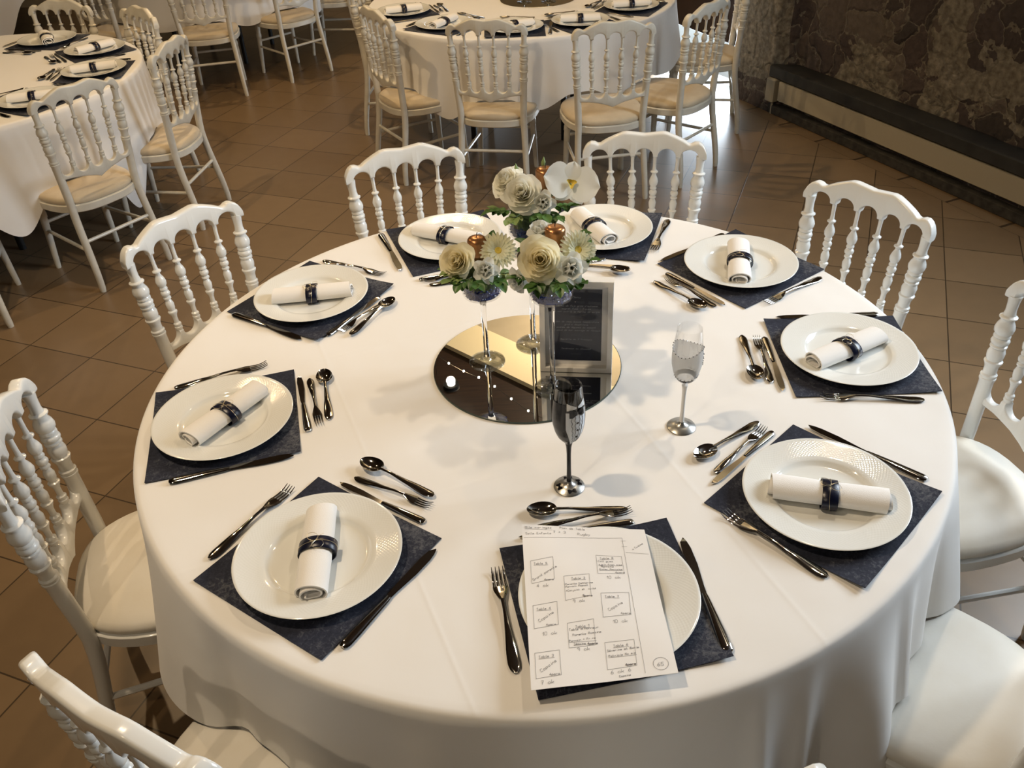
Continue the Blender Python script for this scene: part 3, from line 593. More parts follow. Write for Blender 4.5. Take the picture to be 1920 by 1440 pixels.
# plate centre, mat angle, napkin (x, y, angle), then cutlery from handle end to tip
FRONT = {
 1: ((.086, -.695), 9.5, None, dict(fork=((-.078, -.836), (-.106, -.605)), knife=((.266, -.815), (.236, -.562)), dspoon=((.15, -.478), (-.045, -.470)), dfork=((-.03, -.518), (.155, -.486)), dknife=((.157, -.512), (-.064, -.540)))),
 2: ((.529, -.477), 43.5, (.531, -.490, -16.4), dict(fork=((.475, -.674), (.328, -.499)), knife=((.742, -.441), (.565, -.261)), dspoon=((.459, -.241), (.314, -.342)), dfork=((.333, -.394), (.478, -.251)), dknife=((.487, -.272), (.327, -.423)))),
 3: ((.739, -.001), -2.5, (.731, -.010, 27.4), dict(fork=((.839, -.191), (.627, -.160)), knife=((.873, .163), (.619, .172)), dspoon=((.513, .09), (.503, -.08)), dfork=((.531, -.105), (.547, .099)), dknife=((.565, .085), (.552, -.131)))),
 4: ((.595, .450), 34.5, (.590, .440, 77.3), dict(fork=((.796, .365), (.607, .244)), knife=((.595, .648), (.383, .501)), dspoon=((.350, .386), (.446, .236)), dfork=((.481, .244), (.381, .402)), dknife=((.386, .430), (.508, .250)))),
 5: ((.235, .709), 70.5, (.214, .708, 110.7), dict(fork=((.449, .765), (.371, .565)), knife=((.052, .810), (-.02, .565)), dspoon=((.135, .500), (.255, .455)), dfork=((.21, .535), (.06, .500)), dknife=((.08, .525), (.285, .480)))),
 6: ((-.223, .701), 18.5, (-.235, .703, -26.2), dict(fork=((-.02, .765), (.04, .545)), knife=((-.438, .767), (-.361, .542)), dspoon=((-.265, .443), (-.09, .46)), dfork=((-.115, .505), (-.29, .465)), dknife=((-.300, .475), (-.095, .52)))),
 7: ((-.595, .403), 56.5, (-.590, .391, 4.8), dict(fork=((-.59, .617), (-.412, .516)), knife=((-.80, .341), (-.589, .197)), dspoon=((-.470, .192), (-.365, .372)), dfork=((-.385, .369), (-.498, .218)), dknife=((-.527, .207), (-.410, .390)))),
 8: ((-.710, -.132), 12.5, (-.703, -.129, 56.4), dict(fork=((-.863, .012), (-.66, .088)), knife=((-.781, -.326), (-.533, -.26)), dspoon=((-.471, -.155), (-.515, .057)), dfork=((-.544, .022), (-.491, -.168)), dknife=((-.514, -.184), (-.572, .03)))),
 9: ((-.433, -.562), 54, (-.433, -.560, 93.1), dict(fork=((-.645, -.552), (-.517, -.358)), knife=((-.367, -.765), (-.22, -.552)), dspoon=((-.221, -.420), (-.389, -.294)), dfork=((-.395, -.342), (-.229, -.443)), dknife=((-.239, -.485), (-.427, -.357)))),
}
for k_, ((x, y), ma, nap, cut) in FRONT.items():
    nt = PL[k_].replace('the plate under', 'plate under')
    setting(x, y, rad(ma), nap, {1: 'half covered by the handwritten seating plan'}.get(k_, PL[k_] + ' of the front table'), 'front table', k_, PL[k_] + ' of the front table')
    for c, (a, b_) in cut.items():
        z = ZT
        if (k_, c) in ((1, 'dfork'), (9, 'dspoon'), (7, 'dspoon'), (5, 'dspoon')): z += .004
        if (k_, c) == (8, 'dspoon'): z += 0
        side = {'fork': 'beside', 'knife': 'beside', 'dspoon': 'above', 'dfork': 'above', 'dknife': 'above'}[c]
        lay(c, a, b_, 'polished steel ' + NM[c] + ' lying ' + side + ' ' + PL[k_], 'cutlery of the front table', z)
# background settings, turned to the middle of their own table
def bg(c, ang, who, i, nrot, gr, parts=('fork', 'knife', 'dspoon', 'dfork', 'dknife'), rr_=.72, dm=0):
    a = rad(ang); e = Vector((math.cos(a), math.sin(a))); p = Vector(c) + e * rr_; t_ = Vector((-e.y, e.x))       # t_: to the right of a guest facing in
    setting(p.x, p.y, a + rad(4 + dm), (p.x, p.y, nrot), who, gr, i, who)
    R_ = -1
    cc_ = dict(fork=(p + e * .10 - t_ * -.185 * R_, p - e * .12 + t_ * .185 * R_), knife=(p + e * .12 - t_ * .19 * R_, p - e * .13 - t_ * .19 * R_),
               dspoon=(p - e * .235 - t_ * .10 * R_, p - e * .235 + t_ * .095 * R_), dfork=(p - e * .205 + t_ * .09 * R_, p - e * .205 - t_ * .10 * R_), dknife=(p - e * .18 - t_ * .11 * R_, p - e * .178 + t_ * .11 * R_))
    cc_['fork'] = (p + e * .10 + t_ * .185 * R_, p - e * .12 + t_ * .185 * R_)
    for k_ in parts: lay(k_, cc_[k_][0], cc_[k_][1], 'steel ' + NM[k_] + ' at ' + who, 'cutlery of the background tables')
g2, g3 = 'middle background table', 'left background table'
bg(T2, -128, 'the near left plate of the middle background table', 1, 58, g2)
bg(T2, -95, 'the plate behind the left chair back of the middle background table', 2, 20, g2)
bg(T2, -66, 'the plate behind the right chair back of the middle background table', 3, -2, g2)
bg(T2, -33, 'the near right plate of the middle background table', 4, 2, g2)
bg(T2, -162, 'the far left plate of the middle background table', 5, 15, g2)
bg(T3, -34, 'the plate behind the nearest chair back of the left background table', 1, 14, g3)
bg(T3, 2, 'the right plate of the left background table', 2, 18, g3)
bg(T3, 36, 'the back right plate of the left background table', 3, 50, g3)
bg(T3, 72, 'the far plate of the left background table', 4, 118, g3)
# ---------------------------------------------------------------- centre of the table: mirror, vases, flowers, frame
MX, MY = -.021, .028
mb = MB(); mb.lathe([(.0005, .004), (.2235, .004)], 96); mir = thing('round_mirror', 'round frameless mirror lying flat at the centre of the front table', 'mirror', (MX, MY, ZT))
obj('mirror_face', mb.mesh('mirror_face', MT['mirror']), mir)
mb = MB(); mb.lathe([(.2235, .0040), (.2250, .0032), (.2250, 0), (.0005, 0)], 96); obj('glass_edge', mb.mesh('glass_edge', MT['mirror_edge']), mir)
ZM = ZT + .0043
def frame_basis(d):
    return Vector(d).normalized().to_track_quat('Z', 'Y')
def petal(mb, base, q, w_, ln, cup, curl, tip=.25, wav=0, n_=6, m_=7, th=0):
    """one petal: grows along +Z of q, opens towards +X; cup = roundness across, curl = outward bend"""
    def fn_(u_, v_):
        a = (u_ - .5) * 2; ww = w_ * (math.sin(PI * min(1, .12 + v_ * (1 - tip))) ** .6)
        x = curl * ln * v_ * v_ + cup * ww * (-(a * a)) * 1.0; y = a * ww; z = ln * (v_ - .25 * abs(curl) * v_ ** 3)
        x += wav * math.sin(a * 5 + v_ * 3) * v_
        return base + q @ Vector((x, y, z))
    mb.grid(fn_, n_, m_)
from mathutils import Quaternion
def qz(a): return Quaternion((0, 0, 1), a)
def qy(a): return Quaternion((0, 1, 0), a)
def rose_mesh(sd, s, m):
    rg = random.Random(sd); mb = MB(); N_ = 26
    for i in range(N_):
        k_ = i / N_; ang = i * 2.39996 + rg.uniform(-.2, .2); op = .03 + .95 * k_ ** 1.5
        rad_ = (.003 + .011 * k_) * s; hgt = (.040 - .004 * k_) * s; wd = (.009 + .020 * k_ ** .8) * s
        q = qz(ang) @ qy(op * .85)
        petal(mb, qz(ang) @ Vector((rad_, 0, -.012 * s * k_)), q, wd, hgt, .55 - .25 * k_, .05 + .40 * k_ ** 2, .30, .0012 * s * k_)
    mb.lathe([(.0005, -.016 * s), (.010 * s, -.012 * s), (.013 * s, .002 * s), (.004 * s, .012 * s), (.0005, .015 * s)], 14)
    return mb.mesh('petals', m, ang=0)
def lisi_mesh(sd, s):
    rg = random.Random(sd); mb = MB()
    for ly, (n_, op, h_) in enumerate(((5, .26, .030), (6, .55, .034), (5, .88, .034))):
        for i in range(n_):
            ang = 2 * PI * i / n_ + ly * .6 + rg.uniform(-.1, .1); q = qz(ang) @ qy(op)
            petal(mb, qz(ang) @ Vector((.006 * s, 0, 0)), q, .017 * s, h_ * s, .5, -.30 + .35 * ly, .25, .0015 * s)
    return mb.mesh('petals', MT['white_petal'], ang=0)
def gerb_mesh(s):
    mb = MB()
    for ly, (n_, ln, op) in enumerate(((26, .040, 1.42), (24, .036, 1.25), (20, .024, 1.0))):
        for i in range(n_):
            ang = 2 * PI * (i + .5 * ly) / n_; q = qz(ang) @ qy(op + .05 * math.sin(i * 2.7))
            petal(mb, qz(ang) @ Vector((.006 * s, 0, .001 * ly)), q, .0048 * s, ln * s, .3, .12, .18, 0, 2, 5)
    return mb.mesh('petals', MT['cream_petal'], ang=0)
def disc_mesh(s, m=None):
    mb = MB(); mb.lathe([(.012 * s, 0), (.0115 * s, .004 * s), (.008 * s, .0055 * s), (.0045 * s, .004 * s), (.0005, .0045 * s)], 18); return mb.mesh('flower_centre', m or MT['yellow'])
def orchid():
    mb = MB()
    for ang, wd, ln, op in ((0, .042, .064, 1.22), (PI, .042, .064, 1.22), (PI / 2, .022, .050, 1.28), (PI * 1.5 - .62, .021, .050, 1.40), (PI * 1.5 + .62, .021, .050, 1.40)):
        q = qz(ang) @ qy(op); petal(mb, qz(ang) @ Vector((.002, 0, .002 if wd > .02 else 0)), q, wd, ln, .12, .12, .12, .0015, 8, 8)
    return mb.mesh('petals', MT['white_petal'], ang=0)
def lip():
    mb = MB()
    for ang, ln in ((-1.57, .018), (.3, .013), (2.85, .013)):
        q = qz(ang) @ qy(.6); petal(mb, qz(ang) @ Vector((.002, 0, .004)), q, .006, ln, .8, .3, .2)
    return mb.mesh('lip', MT['yellow'], ang=0)
def bloom(name, label, cat, p, d, pet, extra=None, calyx=True, roll=0):
    t_ = thing(name, label, cat, p); q = frame_basis(d) @ qz(roll); t_.rotation_mode = 'QUATERNION'; t_.rotation_quaternion = q
    obj('petals', pet, t_)
    if extra: obj(extra[0], extra[1], t_)
    if calyx:
        mb = MB(); mb.tube([(0, 0, -.045), (0, 0, -.022), (0, 0, -.010)], [.002, .0028, .008], 8); obj('stem', mb.mesh('stem', MT['leaf']), t_)
    return t_
def leaf(mb, base, d, up, ln, wd, bend=.4, lob=0):
    d = Vector(d).normalized(); up = Vector(up); sd_ = d.cross(up).normalized(); nn = sd_.cross(d)
    def fn_(u_, v_):
        a = (u_ - .5) * 2; ww = wd * math.sin(PI * min(1, .03 + v_ * .97)) ** .8 * (1 + lob * math.sin(v_ * 22) * .25)
        return Vector(base) + d * (ln * v_) + sd_ * (a * ww) + nn * (-bend * ln * v_ * v_ + .35 * ww * a * a)
    mb.grid(fn_, 4, 7)
def sprig(label, group, p, d, sd, m, n_=7, ln=.05):
    rg = random.Random(sd); p = Vector(p) + Vector((0, 0, .006)); t_ = thing('leafy_sprig', label, 'foliage', p, 0, group); d = Vector((d[0], d[1], max(d[2], -.20) + .32)).normalized(); mb = MB()
    mb.tube([(0, 0, 0), tuple(d * ln * .5), tuple(d * ln + Vector((0, 0, -.006)))], [.0012, .001, .0007], 6); obj('stalk', mb.mesh('stalk', MT['leaf']), t_)
    mb = MB()
    for i in range(n_):
        k_ = .25 + .75 * i / max(1, n_ - 1); side = d.cross(Vector((0, 0, 1))).normalized() * (1 if i % 2 else -1)
        leaf(mb, d * ln * k_, d + side * rg.uniform(.5, 1.2) * (1 if i < n_ - 1 else 0) + Vector((0, 0, rg.uniform(-.5, .3))), Vector((0, 0, 1)), rg.uniform(.018, .030), rg.uniform(.007, .011), rg.uniform(.0, .45), 1)
    obj('leaves', mb.mesh('leaves', m, ang=0), t_)
def vase(x, y, zc, hc, which, rc):
    """zc: height of the cup's bottom above the mirror, hc: its height"""
    z0 = ZM; t_ = thing('stemmed_glass_vase', 'tall-stemmed clear glass vase, ' + which, 'vase', (x, y, z0), 0, 'stemmed glass vases')
    mb = MB(); mb.lathe([(.0005, 0), (.042, 0), (.0435, .0015), (.042, .0028), (.025, .0042), (.014, .0060), (.0095, .0090), (.0075, .016), (.0005, .016)], 40); obj('foot', mb.mesh('foot', MT['footglass'], ang=60), t_)
    mb = MB(); mb.lathe([(.0005, .0161), (.0075, .0161), (.0060, .04), (.0055, zc * .5), (.0068, zc * .85), (.0105, zc - .008), (.020, zc - .0015), (.0005, zc - .001)], 24); obj('stem', mb.mesh('stem', MT['glass'], ang=60), t_)
    mb = MB(); mb.lathe([(.0005, zc), (rc - .010, zc), (rc - .003, zc + .003), (rc, zc + .010), (rc, zc + hc - .001), (rc - .001, zc + hc), (rc - .002, zc + hc - .001), (rc - .002, zc + .011), (rc - .006, zc + .005), (.0005, zc + .004)], 48); obj('cup', mb.mesh('cup', MT['thin'], ang=60), t_)
    rg = random.Random(int(x * 1000) + 5); mb = MB(); zb = zc + .0045; rr_ = rc - .0045
    for i in range(420):
        a, b_ = rg.random() * 6.283, math.sqrt(rg.random()) if i % 2 else .93 + .07 * rg.random(); h_ = rg.random() * hc * .42; s = rg.uniform(.002, .0034)
        c = Vector((math.cos(a) * b_ * rr_, math.sin(a) * b_ * rr_, zb + .003 + h_))
        vv = [c + Vector(q) * s * rg.uniform(.7, 1.2) for q in ((1, 0, 0), (-1, 0, 0), (0, 1, 0), (0, -1, 0), (0, 0, 1), (0, 0, -1))]
        mb.add(vv, [(0, 2, 4), (2, 1, 4), (1, 3, 4), (3, 0, 4), (2, 0, 5), (1, 2, 5), (3, 1, 5), (0, 3, 5)])
    mb.lathe([(.0005, zb + .001), (rr_ * .93, zb + .001), (rr_ * .93, zb + hc * .40), (.0005, zb + hc * .42)], 24)
    o = obj('glass_gravel', mb.mesh('gravel', MT['gravel'], False), None, (x, y, z0)); tag(o, 'blue glass gravel at the bottom of the vase, ' + which, 'gravel'); o['kind'] = 'stuff'
    mb = MB(); mb.lathe([(.0005, zc + hc * .44), (rr_ * .93, zc + hc * .44), (rr_ * .97, zc + hc * .7), (rr_ * .95, zc + hc * .97), (rr_ * .7, zc + hc * 1.12), (.0005, zc + hc * 1.18)], 28)
    o = obj('floral_foam', mb.mesh('floral_foam', MT['moss']), None, (x, y, z0)); tag(o, 'dark green floral foam filling the vase, ' + which, 'floral foam')
    return Vector((x, y, z0 + zc + hc))
def candle(p, label, rr_=.0215, hh=.053):
    t_ = thing('candle', label, 'candle', p, 0, 'copper candles')
    mb = MB(); mb.lathe([(.0005, 0), (rr_, 0), (rr_ * 1.02, hh * .3), (rr_ * 1.03, hh * .80), (rr_ * .99, hh * .88), (rr_ * .88, hh * .94), (rr_ * .60, hh * .985), (rr_ * .25, hh), (.0005, hh * .99)], 28); obj('wax', mb.mesh('wax', MT['copper'], ang=0), t_)
    mb = MB(); mb.tube([(0, 0, hh * .98), (.0005, 0, hh + .006), (.0018, 0, hh + .011)], .0009, 6); obj('wick', mb.mesh('wick', MT['wick']), t_)
FW = Vector((-.05, -.85, .52))
VL, VM, VB = 'left of the three on the mirror', 'in front of the menu frame', 'behind the menu frame'
c = vase(-.1164, .0495, .185, .058, VL, .0465); gl_ = 'greenery of the left vase'
bloom('rose', 'cream rose on the left side of the left vase', 'flower', c + Vector((-.046, -.018, .040)), FW + Vector((-.25, 0, .1)), rose_mesh(1, .98, MT['rose']))
bloom('gerbera', 'cream gerbera on the right side of the left vase', 'flower', c + Vector((.042, .000, .052)), FW + Vector((.15, .2, .1)), gerb_mesh(.95), ('flower_centre', disc_mesh(.8)))
bloom('lisianthus', 'small white lisianthus at the front of the left vase', 'flower', c + Vector((.014, -.048, .030)), FW, lisi_mesh(1, .80), ('flower_centre', disc_mesh(.55, MT['olive'])))
candle(c + Vector((-.004, .020, .026)), 'copper candle standing in the left vase, between its cream rose and gerbera')
bloom('carnation', 'small ivory bloom half hidden behind the gerbera of the left vase', 'flower', c + Vector((.032, .042, .05)), FW + Vector((.3, .6, .4)), rose_mesh(8, .6, MT['whiterose']))
for i, (d, off, m) in enumerate((((-1, -.35, .0), (-.030, -.020, .004), 'paleleaf'), ((-.6, -.9, -.25), (-.020, -.030, 0), 'leaf'), ((-.1, -1, -.45), (-.004, -.038, .002), 'leaf'), ((.5, -.9, -.3), (.02, -.03, 0), 'leaf'), ((.9, -.45, -.5), (.034, -.02, .002), 'paleleaf'), ((.2, .5, .8), (.02, .015, .01), 'leaf'), ((-.9, .1, -.3), (-.03, 0, 0), 'leaf'), ((-.8, -.7, -.5), (-.03, -.026, .004), 'paleleaf'))):
    sprig('green leafy sprig tucked among the blooms of the left vase', gl_, c + Vector(off), d, i + 1, MT[m], 7, .045)
mb = MB(); mb.lathe([(.0005, 0), (.004, .006), (.005, .014), (.0005, .026)], 10)
bud = mb.mesh('bud', MT['paleleaf'])
def budat(p, d, label):
    o = obj('flower_bud', bud, None, p); o.rotation_mode = 'QUATERNION'; o.rotation_quaternion = frame_basis(d); tag(o, label, 'flower bud', 'flower buds')
budat(c + Vector((-.070, -.02, -.002)), (-1, -.2, -.15), 'pale green bud sticking out left of the left vase')
c = vase(.0343, -.0734, .240, .058, VM, .0485); gm = 'greenery of the front vase'
bloom('rose', 'big cream rose on the vase in front of the menu frame', 'flower', c + Vector((-.022, -.028, .050)), FW, rose_mesh(2, 1.14, MT['rose']), roll=1)
bloom('gerbera', 'cream gerbera on the right of the vase in front of the frame', 'flower', c + Vector((.056, -.006, .056)), FW + Vector((.35, .1, 0)), gerb_mesh(.92), ('flower_centre', disc_mesh(.8)))
bloom('lisianthus', 'small white lisianthus at the front of the vase before the frame', 'flower', c + Vector((.036, -.045, .034)), FW + Vector((.15, 0, 0)), lisi_mesh(2, .95), ('flower_centre', disc_mesh(.55, MT['olive'])))
bloom('lisianthus', 'ivory lisianthus hanging left of the vase before the frame', 'flower', c + Vector((-.062, -.02, .004)), Vector((-.6, -.75, .1)), lisi_mesh(4, .8), ('flower_centre', disc_mesh(.55, MT['olive'])))
bloom('lisianthus', 'pale bloom at the back left of the vase before the frame', 'flower', c + Vector((-.018, .040, .075)), Vector((-.1, -.3, .9)), lisi_mesh(5, .75))
candle(c + Vector((.012, .026, .044)), 'copper candle standing in the vase in front of the menu frame')
for i, (d, off, m) in enumerate((((-1, -.4, -.3), (-.034, -.02, .004), 'leaf'), ((-.5, -1, -.4), (-.02, -.036, .002), 'leaf'), ((.1, -1, -.7), (.006, -.042, .004), 'leaf'), ((.6, -.8, -.2), (.03, -.03, 0), 'leaf'), ((1, -.2, .25), (.04, -.01, .01), 'leaf'), ((.9, .1, .9), (.045, .02, .03), 'leaf'), ((-.6, .2, .6), (-.03, .01, .02), 'leaf'))):
    sprig('green leafy sprig tucked among the blooms of the vase before the frame', gm, c + Vector(off), d, i + 21, MT[m], 7, .045)
c = vase(-.0010, .1130, .300, .060, VB, .0480); gb = 'greenery of the rear vase'
bloom('rose', 'large ivory rose on the left of the rear vase', 'flower', c + Vector((-.014, -.024, .048)), FW + Vector((-.1, 0, .25)), rose_mesh(3, 1.06, MT['whiterose']), roll=2)
bloom('rose', 'ivory rose leaning out behind the large one on the rear vase', 'flower', c + Vector((-.040, .008, .060)), FW + Vector((-.6, .3, .45)), rose_mesh(6, .92, MT['whiterose']), roll=.5)
bloom('lisianthus', 'small ivory lisianthus at the front of the rear vase', 'flower', c + Vector((.030, -.045, .034)), FW, lisi_mesh(3, .78), ('flower_centre', disc_mesh(.55, MT['olive'])))
bloom('orchid', 'large white orchid bloom on the right of the rear vase', 'flower', c + Vector((.092, -.018, .062)), FW + Vector((.25, 0, .30)), orchid(), ('lip', lip()), roll=-.35)
candle(c + Vector((.040, .020, .036)), 'copper candle standing in the rear vase, half hidden by the orchid')
budat(c + Vector((-.068, -.01, .012)), (-1, -.1, .25), 'pale green bud sticking out left of the rear vase')
budat(c + Vector((-.022, .020, .075)), (-.1, .1, 1), 'pale bud pointing up at the top left of the rear vase')
budat(c + Vector((.036, .036, .080)), (.1, .2, 1), 'pale bud pointing up behind the candle of the rear vase')
for i, (d, off, m) in enumerate((((-1, -.3, -.5), (-.034, -.02, .004), 'leaf'), ((-.5, -1, -.9), (-.02, -.036, .002), 'paleleaf'), ((.15, -1, -.9), (.01, -.042, .004), 'leaf'), ((.6, -.8, -.6), (.03, -.03, 0), 'leaf'), ((1, -.4, -.4), (.04, -.014, .006), 'leaf'), ((.9, .1, .3), (.04, .01, .01), 'leaf'), ((.3, -.9, -.4), (.015, -.03, .008), 'leaf'))):
    sprig('green leafy sprig hanging under the blooms of the rear vase', gb, c + Vector(off), d, i + 41, MT[m], 8, .052)

# ---------------------------------------------------------------- single-stroke pen lettering
GL = dict(a='4515040312324345 4542', b='0802 0415354443321203', c='4435150403123243', d='4842 4435150403123243', e='044435150403123243', f='473828171 2'.replace(' ', '') + ' 0535', g='4541301001 4435150403123243', h='0802 0415354442', i='2522 2727', j='3530 1030', k='0802 4503 1442', l='18132232', m='0502 04152422 24354442', n='0502 0415354442', o='150403123243443515', p='0500 0415354443321203', q='4540 4435150403123243', r='0502 04153544', s='443515043343321203', t='18132232 0535', u='0503123243 4542', v='052245', w='0512243245', x='0542 4502', y='0523 4510', z='05450242',
  T='0848 2822', C='47381807031232 43'.replace(' ', ''), G='47381807031232434525', P='02083847463505', S='47381807164443321203', M='0208254842', R='02083847463505 2542', H='0802 4842 0545', A='022842 1434', D='02083847433202', V='082248', E='48080242 0535', F='480802 0535', L='080242', N='02084248', B='0208384736051 6'.replace(' ', '') + ' 354443321202')
GL.update({'0': '180703123243473818', '1': '062822', '2': '07183847460242', '3': '0718384746254443321203', '4': '3804 0444 3632', '5': '480805354443321203', '6': '38160403123243443504', '7': '084822 1535', '8': '18071644433212030446473818', '9': '46351607183847464332', "'": '2827', '+': '2327 0545', ':': '2323 2525', '.': '2222', '-': '1434', ',': '2211', 'é': '044435150403123243 2738', 'ê': '044435150403123243 172737', 'à': '4515040312324345 4542 1827', ' ': ''})
def pen(mb, put, txt, u0, v0, size, ang=0, wd=.0006, slant=0, jit=.12):
    """strokes of txt as flat ribbons; put(u, v) -> 3-D point, size = x-height unit in the same units"""
    rg = random.Random(txt + str(u0)); ca, sa = math.cos(ang), math.sin(ang); x = 0
    for ch in txt:
        g = GL.get(ch, ''); sh = rg.uniform(-jit, jit)
        for s in g.split():
            P = [(x + int(s[i]) * .9 + (int(s[i + 1]) - 2) * slant, int(s[i + 1]) - 2 + sh) for i in range(0, len(s), 2)]
            if len(P) == 2 and P[0] == P[1]: P[1] = (P[0][0] + .5, P[0][1] + .5)
            ribbon(mb, put, [(u0 + (a * ca - b_ * sa) * size, v0 - (a * sa + b_ * ca) * size) for a, b_ in P], wd)
        x += 3.4 if ch in "il'.,:1" else 5.2
    return x
def ribbon(mb, put, P, wd):
    for (a, b_), (c_, d) in zip(P, P[1:]):
        l = math.hypot(c_ - a, d - b_) or 1e-9; nx, ny = -(d - b_) / l * wd / 2, (c_ - a) / l * wd / 2; ex, ey = (c_ - a) / l * wd * .3, (d - b_) / l * wd * .3
        o = len(mb.v); mb.v += [tuple(put(*q)) for q in ((a - ex + nx, b_ - ey + ny), (a - ex - nx, b_ - ey - ny), (c_ + ex - nx, d + ey - ny), (c_ + ex + nx, d + ey + ny))]; mb.f.append([o, o + 1, o + 2, o + 3])
# seating plan sheet; u runs to the right, v towards the guest, in metres on a .228 x .330 sheet
PW, PH = .228, .330
C4_ = [Vector(q) for q in ((-.0563, -.5249, .7860), (.1682, -.5585, .7875), (.1732, -.8657, .7890), (-.0562, -.8817, .7880))]
def sheet(u_, v_, dz=0):
    a, b_ = u_ / PW, v_ / PH; p = (C4_[0] * (1 - a) + C4_[1] * a) * (1 - b_) + (C4_[3] * (1 - a) + C4_[2] * a) * b_
    return p + Vector((0, 0, .0035 * math.sin(PI * a) * math.sin(PI * b_) + .0016 * math.sin(a * 7 + 1) * math.sin(b_ * 9) + .003 * max(0, a - .75) * 4 * max(0, .5 - b_) + dz))
pp = thing('seating_plan', 'handwritten seating plan on a white sheet lying over the front plate', 'paper', (.06, -.70, .785))
base = pp.location.copy()
mb = MB(); mb.grid(lambda a, b_: sheet(a * PW, b_ * PH) - base, 22, 30); mb.grid(lambda a, b_: sheet((1 - a) * PW, b_ * PH, -.0005) - base, 22, 30); obj('sheet', mb.mesh('sheet', MT['paper'], ang=0), pp)
ink = MB(); bx = MB()
def put(u_, v_): return sheet(u_, v_, .0005) - base
def sub(P, n_=8):
    out = []
    for (a, b_), (c_, d) in zip(P, P[1:]): out += [(a + (c_ - a) * i / n_, b_ + (d - b_) * i / n_) for i in range(n_)]
    return out + [P[-1]]
def T_(txt, a, b_, size, ang=0, und=False, wd=.0005):
    size *= .78; x = pen(ink, put, txt, a * PW, b_ * PH, size, math.radians(ang), wd, .10)
    if und: ribbon(ink, put, sub([(a * PW, b_ * PH + size * 1.5), (a * PW + x * size, b_ * PH + size * 1.3)], 4), wd)
BX = {'5': [(.053, .261), (.232, .231), (.228, .379), (.052, .403)], '4': [(.049, .538), (.23, .522), (.225, .662), (.048, .676)], '3': [(.04, .814), (.214, .808), (.211, .94), (.038, .947)],
 '2': [(.302, .364), (.498, .35), (.488, .499), (.294, .521)], '1': [(.289, .66), (.481, .645), (.471, .793), (.283, .801)], '8': [(.574, .212), (.771, .221), (.768, .348), (.565, .348)], '7': [(.563, .486), (.773, .48), (.758, .626), (.553, .638)], '6': [(.537, .785), (.745, .78), (.732, .93), (.529, .936)]}
for k_, q in BX.items():
    P = [(a * PW, b_ * PH) for a, b_ in q]; ribbon(bx, put, sub(P + P[:1]), .0005); s = .00092
    T_('Table ' + k_, q[0][0] + .025 + (.03 if k_ in '126' else 0), q[0][1] + .030 - (.006 if k_ in '52' else 0), s, 2, True)
T_('4pers', .150, .387, .00085); T_('4pers', .135, .664, .00085); T_('4pers', .130, .938, .00085); T_('9pers', .425, .505, .00085, 0, False, .0009); T_('4pers', .700, .345, .00085); T_('4pers', .685, .622, .00085); T_('4pers', .415, .790, .00085, 0, False, .0009); T_('4pers', .655, .925, .00085, 0, False, .0010)
T_('Grand parents', .068, .388, .00100, 34); T_('Copains', .090, .640, .00115, 33); T_('Copains', .078, .918, .00115, 33); T_('Copains', .605, .602, .00115, 33)
T_('Parents Catherine', .306, .424, .00072, 3); T_('Parrain Pascal', .306, .440, .00072, 3); T_('+Conjoint et Invité', .306, .466, .00070, 3)
T_('Collègues', .582, .262, .0008, -1); T_('Aubin Françoise', .582, .288, .00072, 0, True); T_('Marraine', .60, .302, .00072); T_('Didier Marraine', .582, .322, .00072, 0, True)
T_("Table d'Honneur", .296, .705, .00085, 2); T_('Parents Romains', .318, .736, .00080, 4); T_('Parrain + Frère', .288, .768, .00074, 4, True); T_('Témoins', .318, .786, .00074, 0, True)
T_('Séverine et Boris', .545, .838, .00078, 2); T_('Patricia Noëmie', .550, .868, .00078, 2, True)
for a, b_, t_ in ((.089, .428, '4 ok'), (.347, .540, '9 ok'), (.627, .386, '10 ok'), (.618, .676, '10 ok'), (.103, .720, '10 ok'), (.338, .822, '9 ok'), (.068, .980, '7 ok'), (.548, .962, '6 ok 6')): T_(t_, a, b_, .00135, 2)
T_('Copains', .600, .984, .0007, 2)
T_('Mlle mariages', .027, .030, .00105, 3, True); T_('Plan de Table', .312, .020, .00095, -2); T_('Salle Enfants', .028, .076, .00098, 4); T_('7 + 3', .255, .056, .0012, 0); T_('Rugby', .451, .064, .0012, 0); T_('Wc Cuisine', .86, .178, .0008, 38)
for P in ([(.014, .098), (.4, .085), (.805, .077)], [(.805, .077), (.800, .2), (.779, .979)], [(.813, .190), (.987, .202)], [(.79, .10), (.83, .10)], [(.79, .145), (.83, .145)]): ribbon(bx, put, sub([(a * PW, b_ * PH) for a, b_ in P], 14), .0005)
ribbon(bx, put, [(.896 * PW + .0118 * math.cos(t_), .937 * PH + .0118 * math.sin(t_)) for t_ in [2 * PI * j / 36 for j in range(37)]], .0006); T_('65', .870, .950, .0014)
obj('handwriting', ink.mesh('handwriting', MT['ink'], False), pp); obj('drawn_boxes', bx.mesh('drawn_boxes', MT['ink'], False), pp)
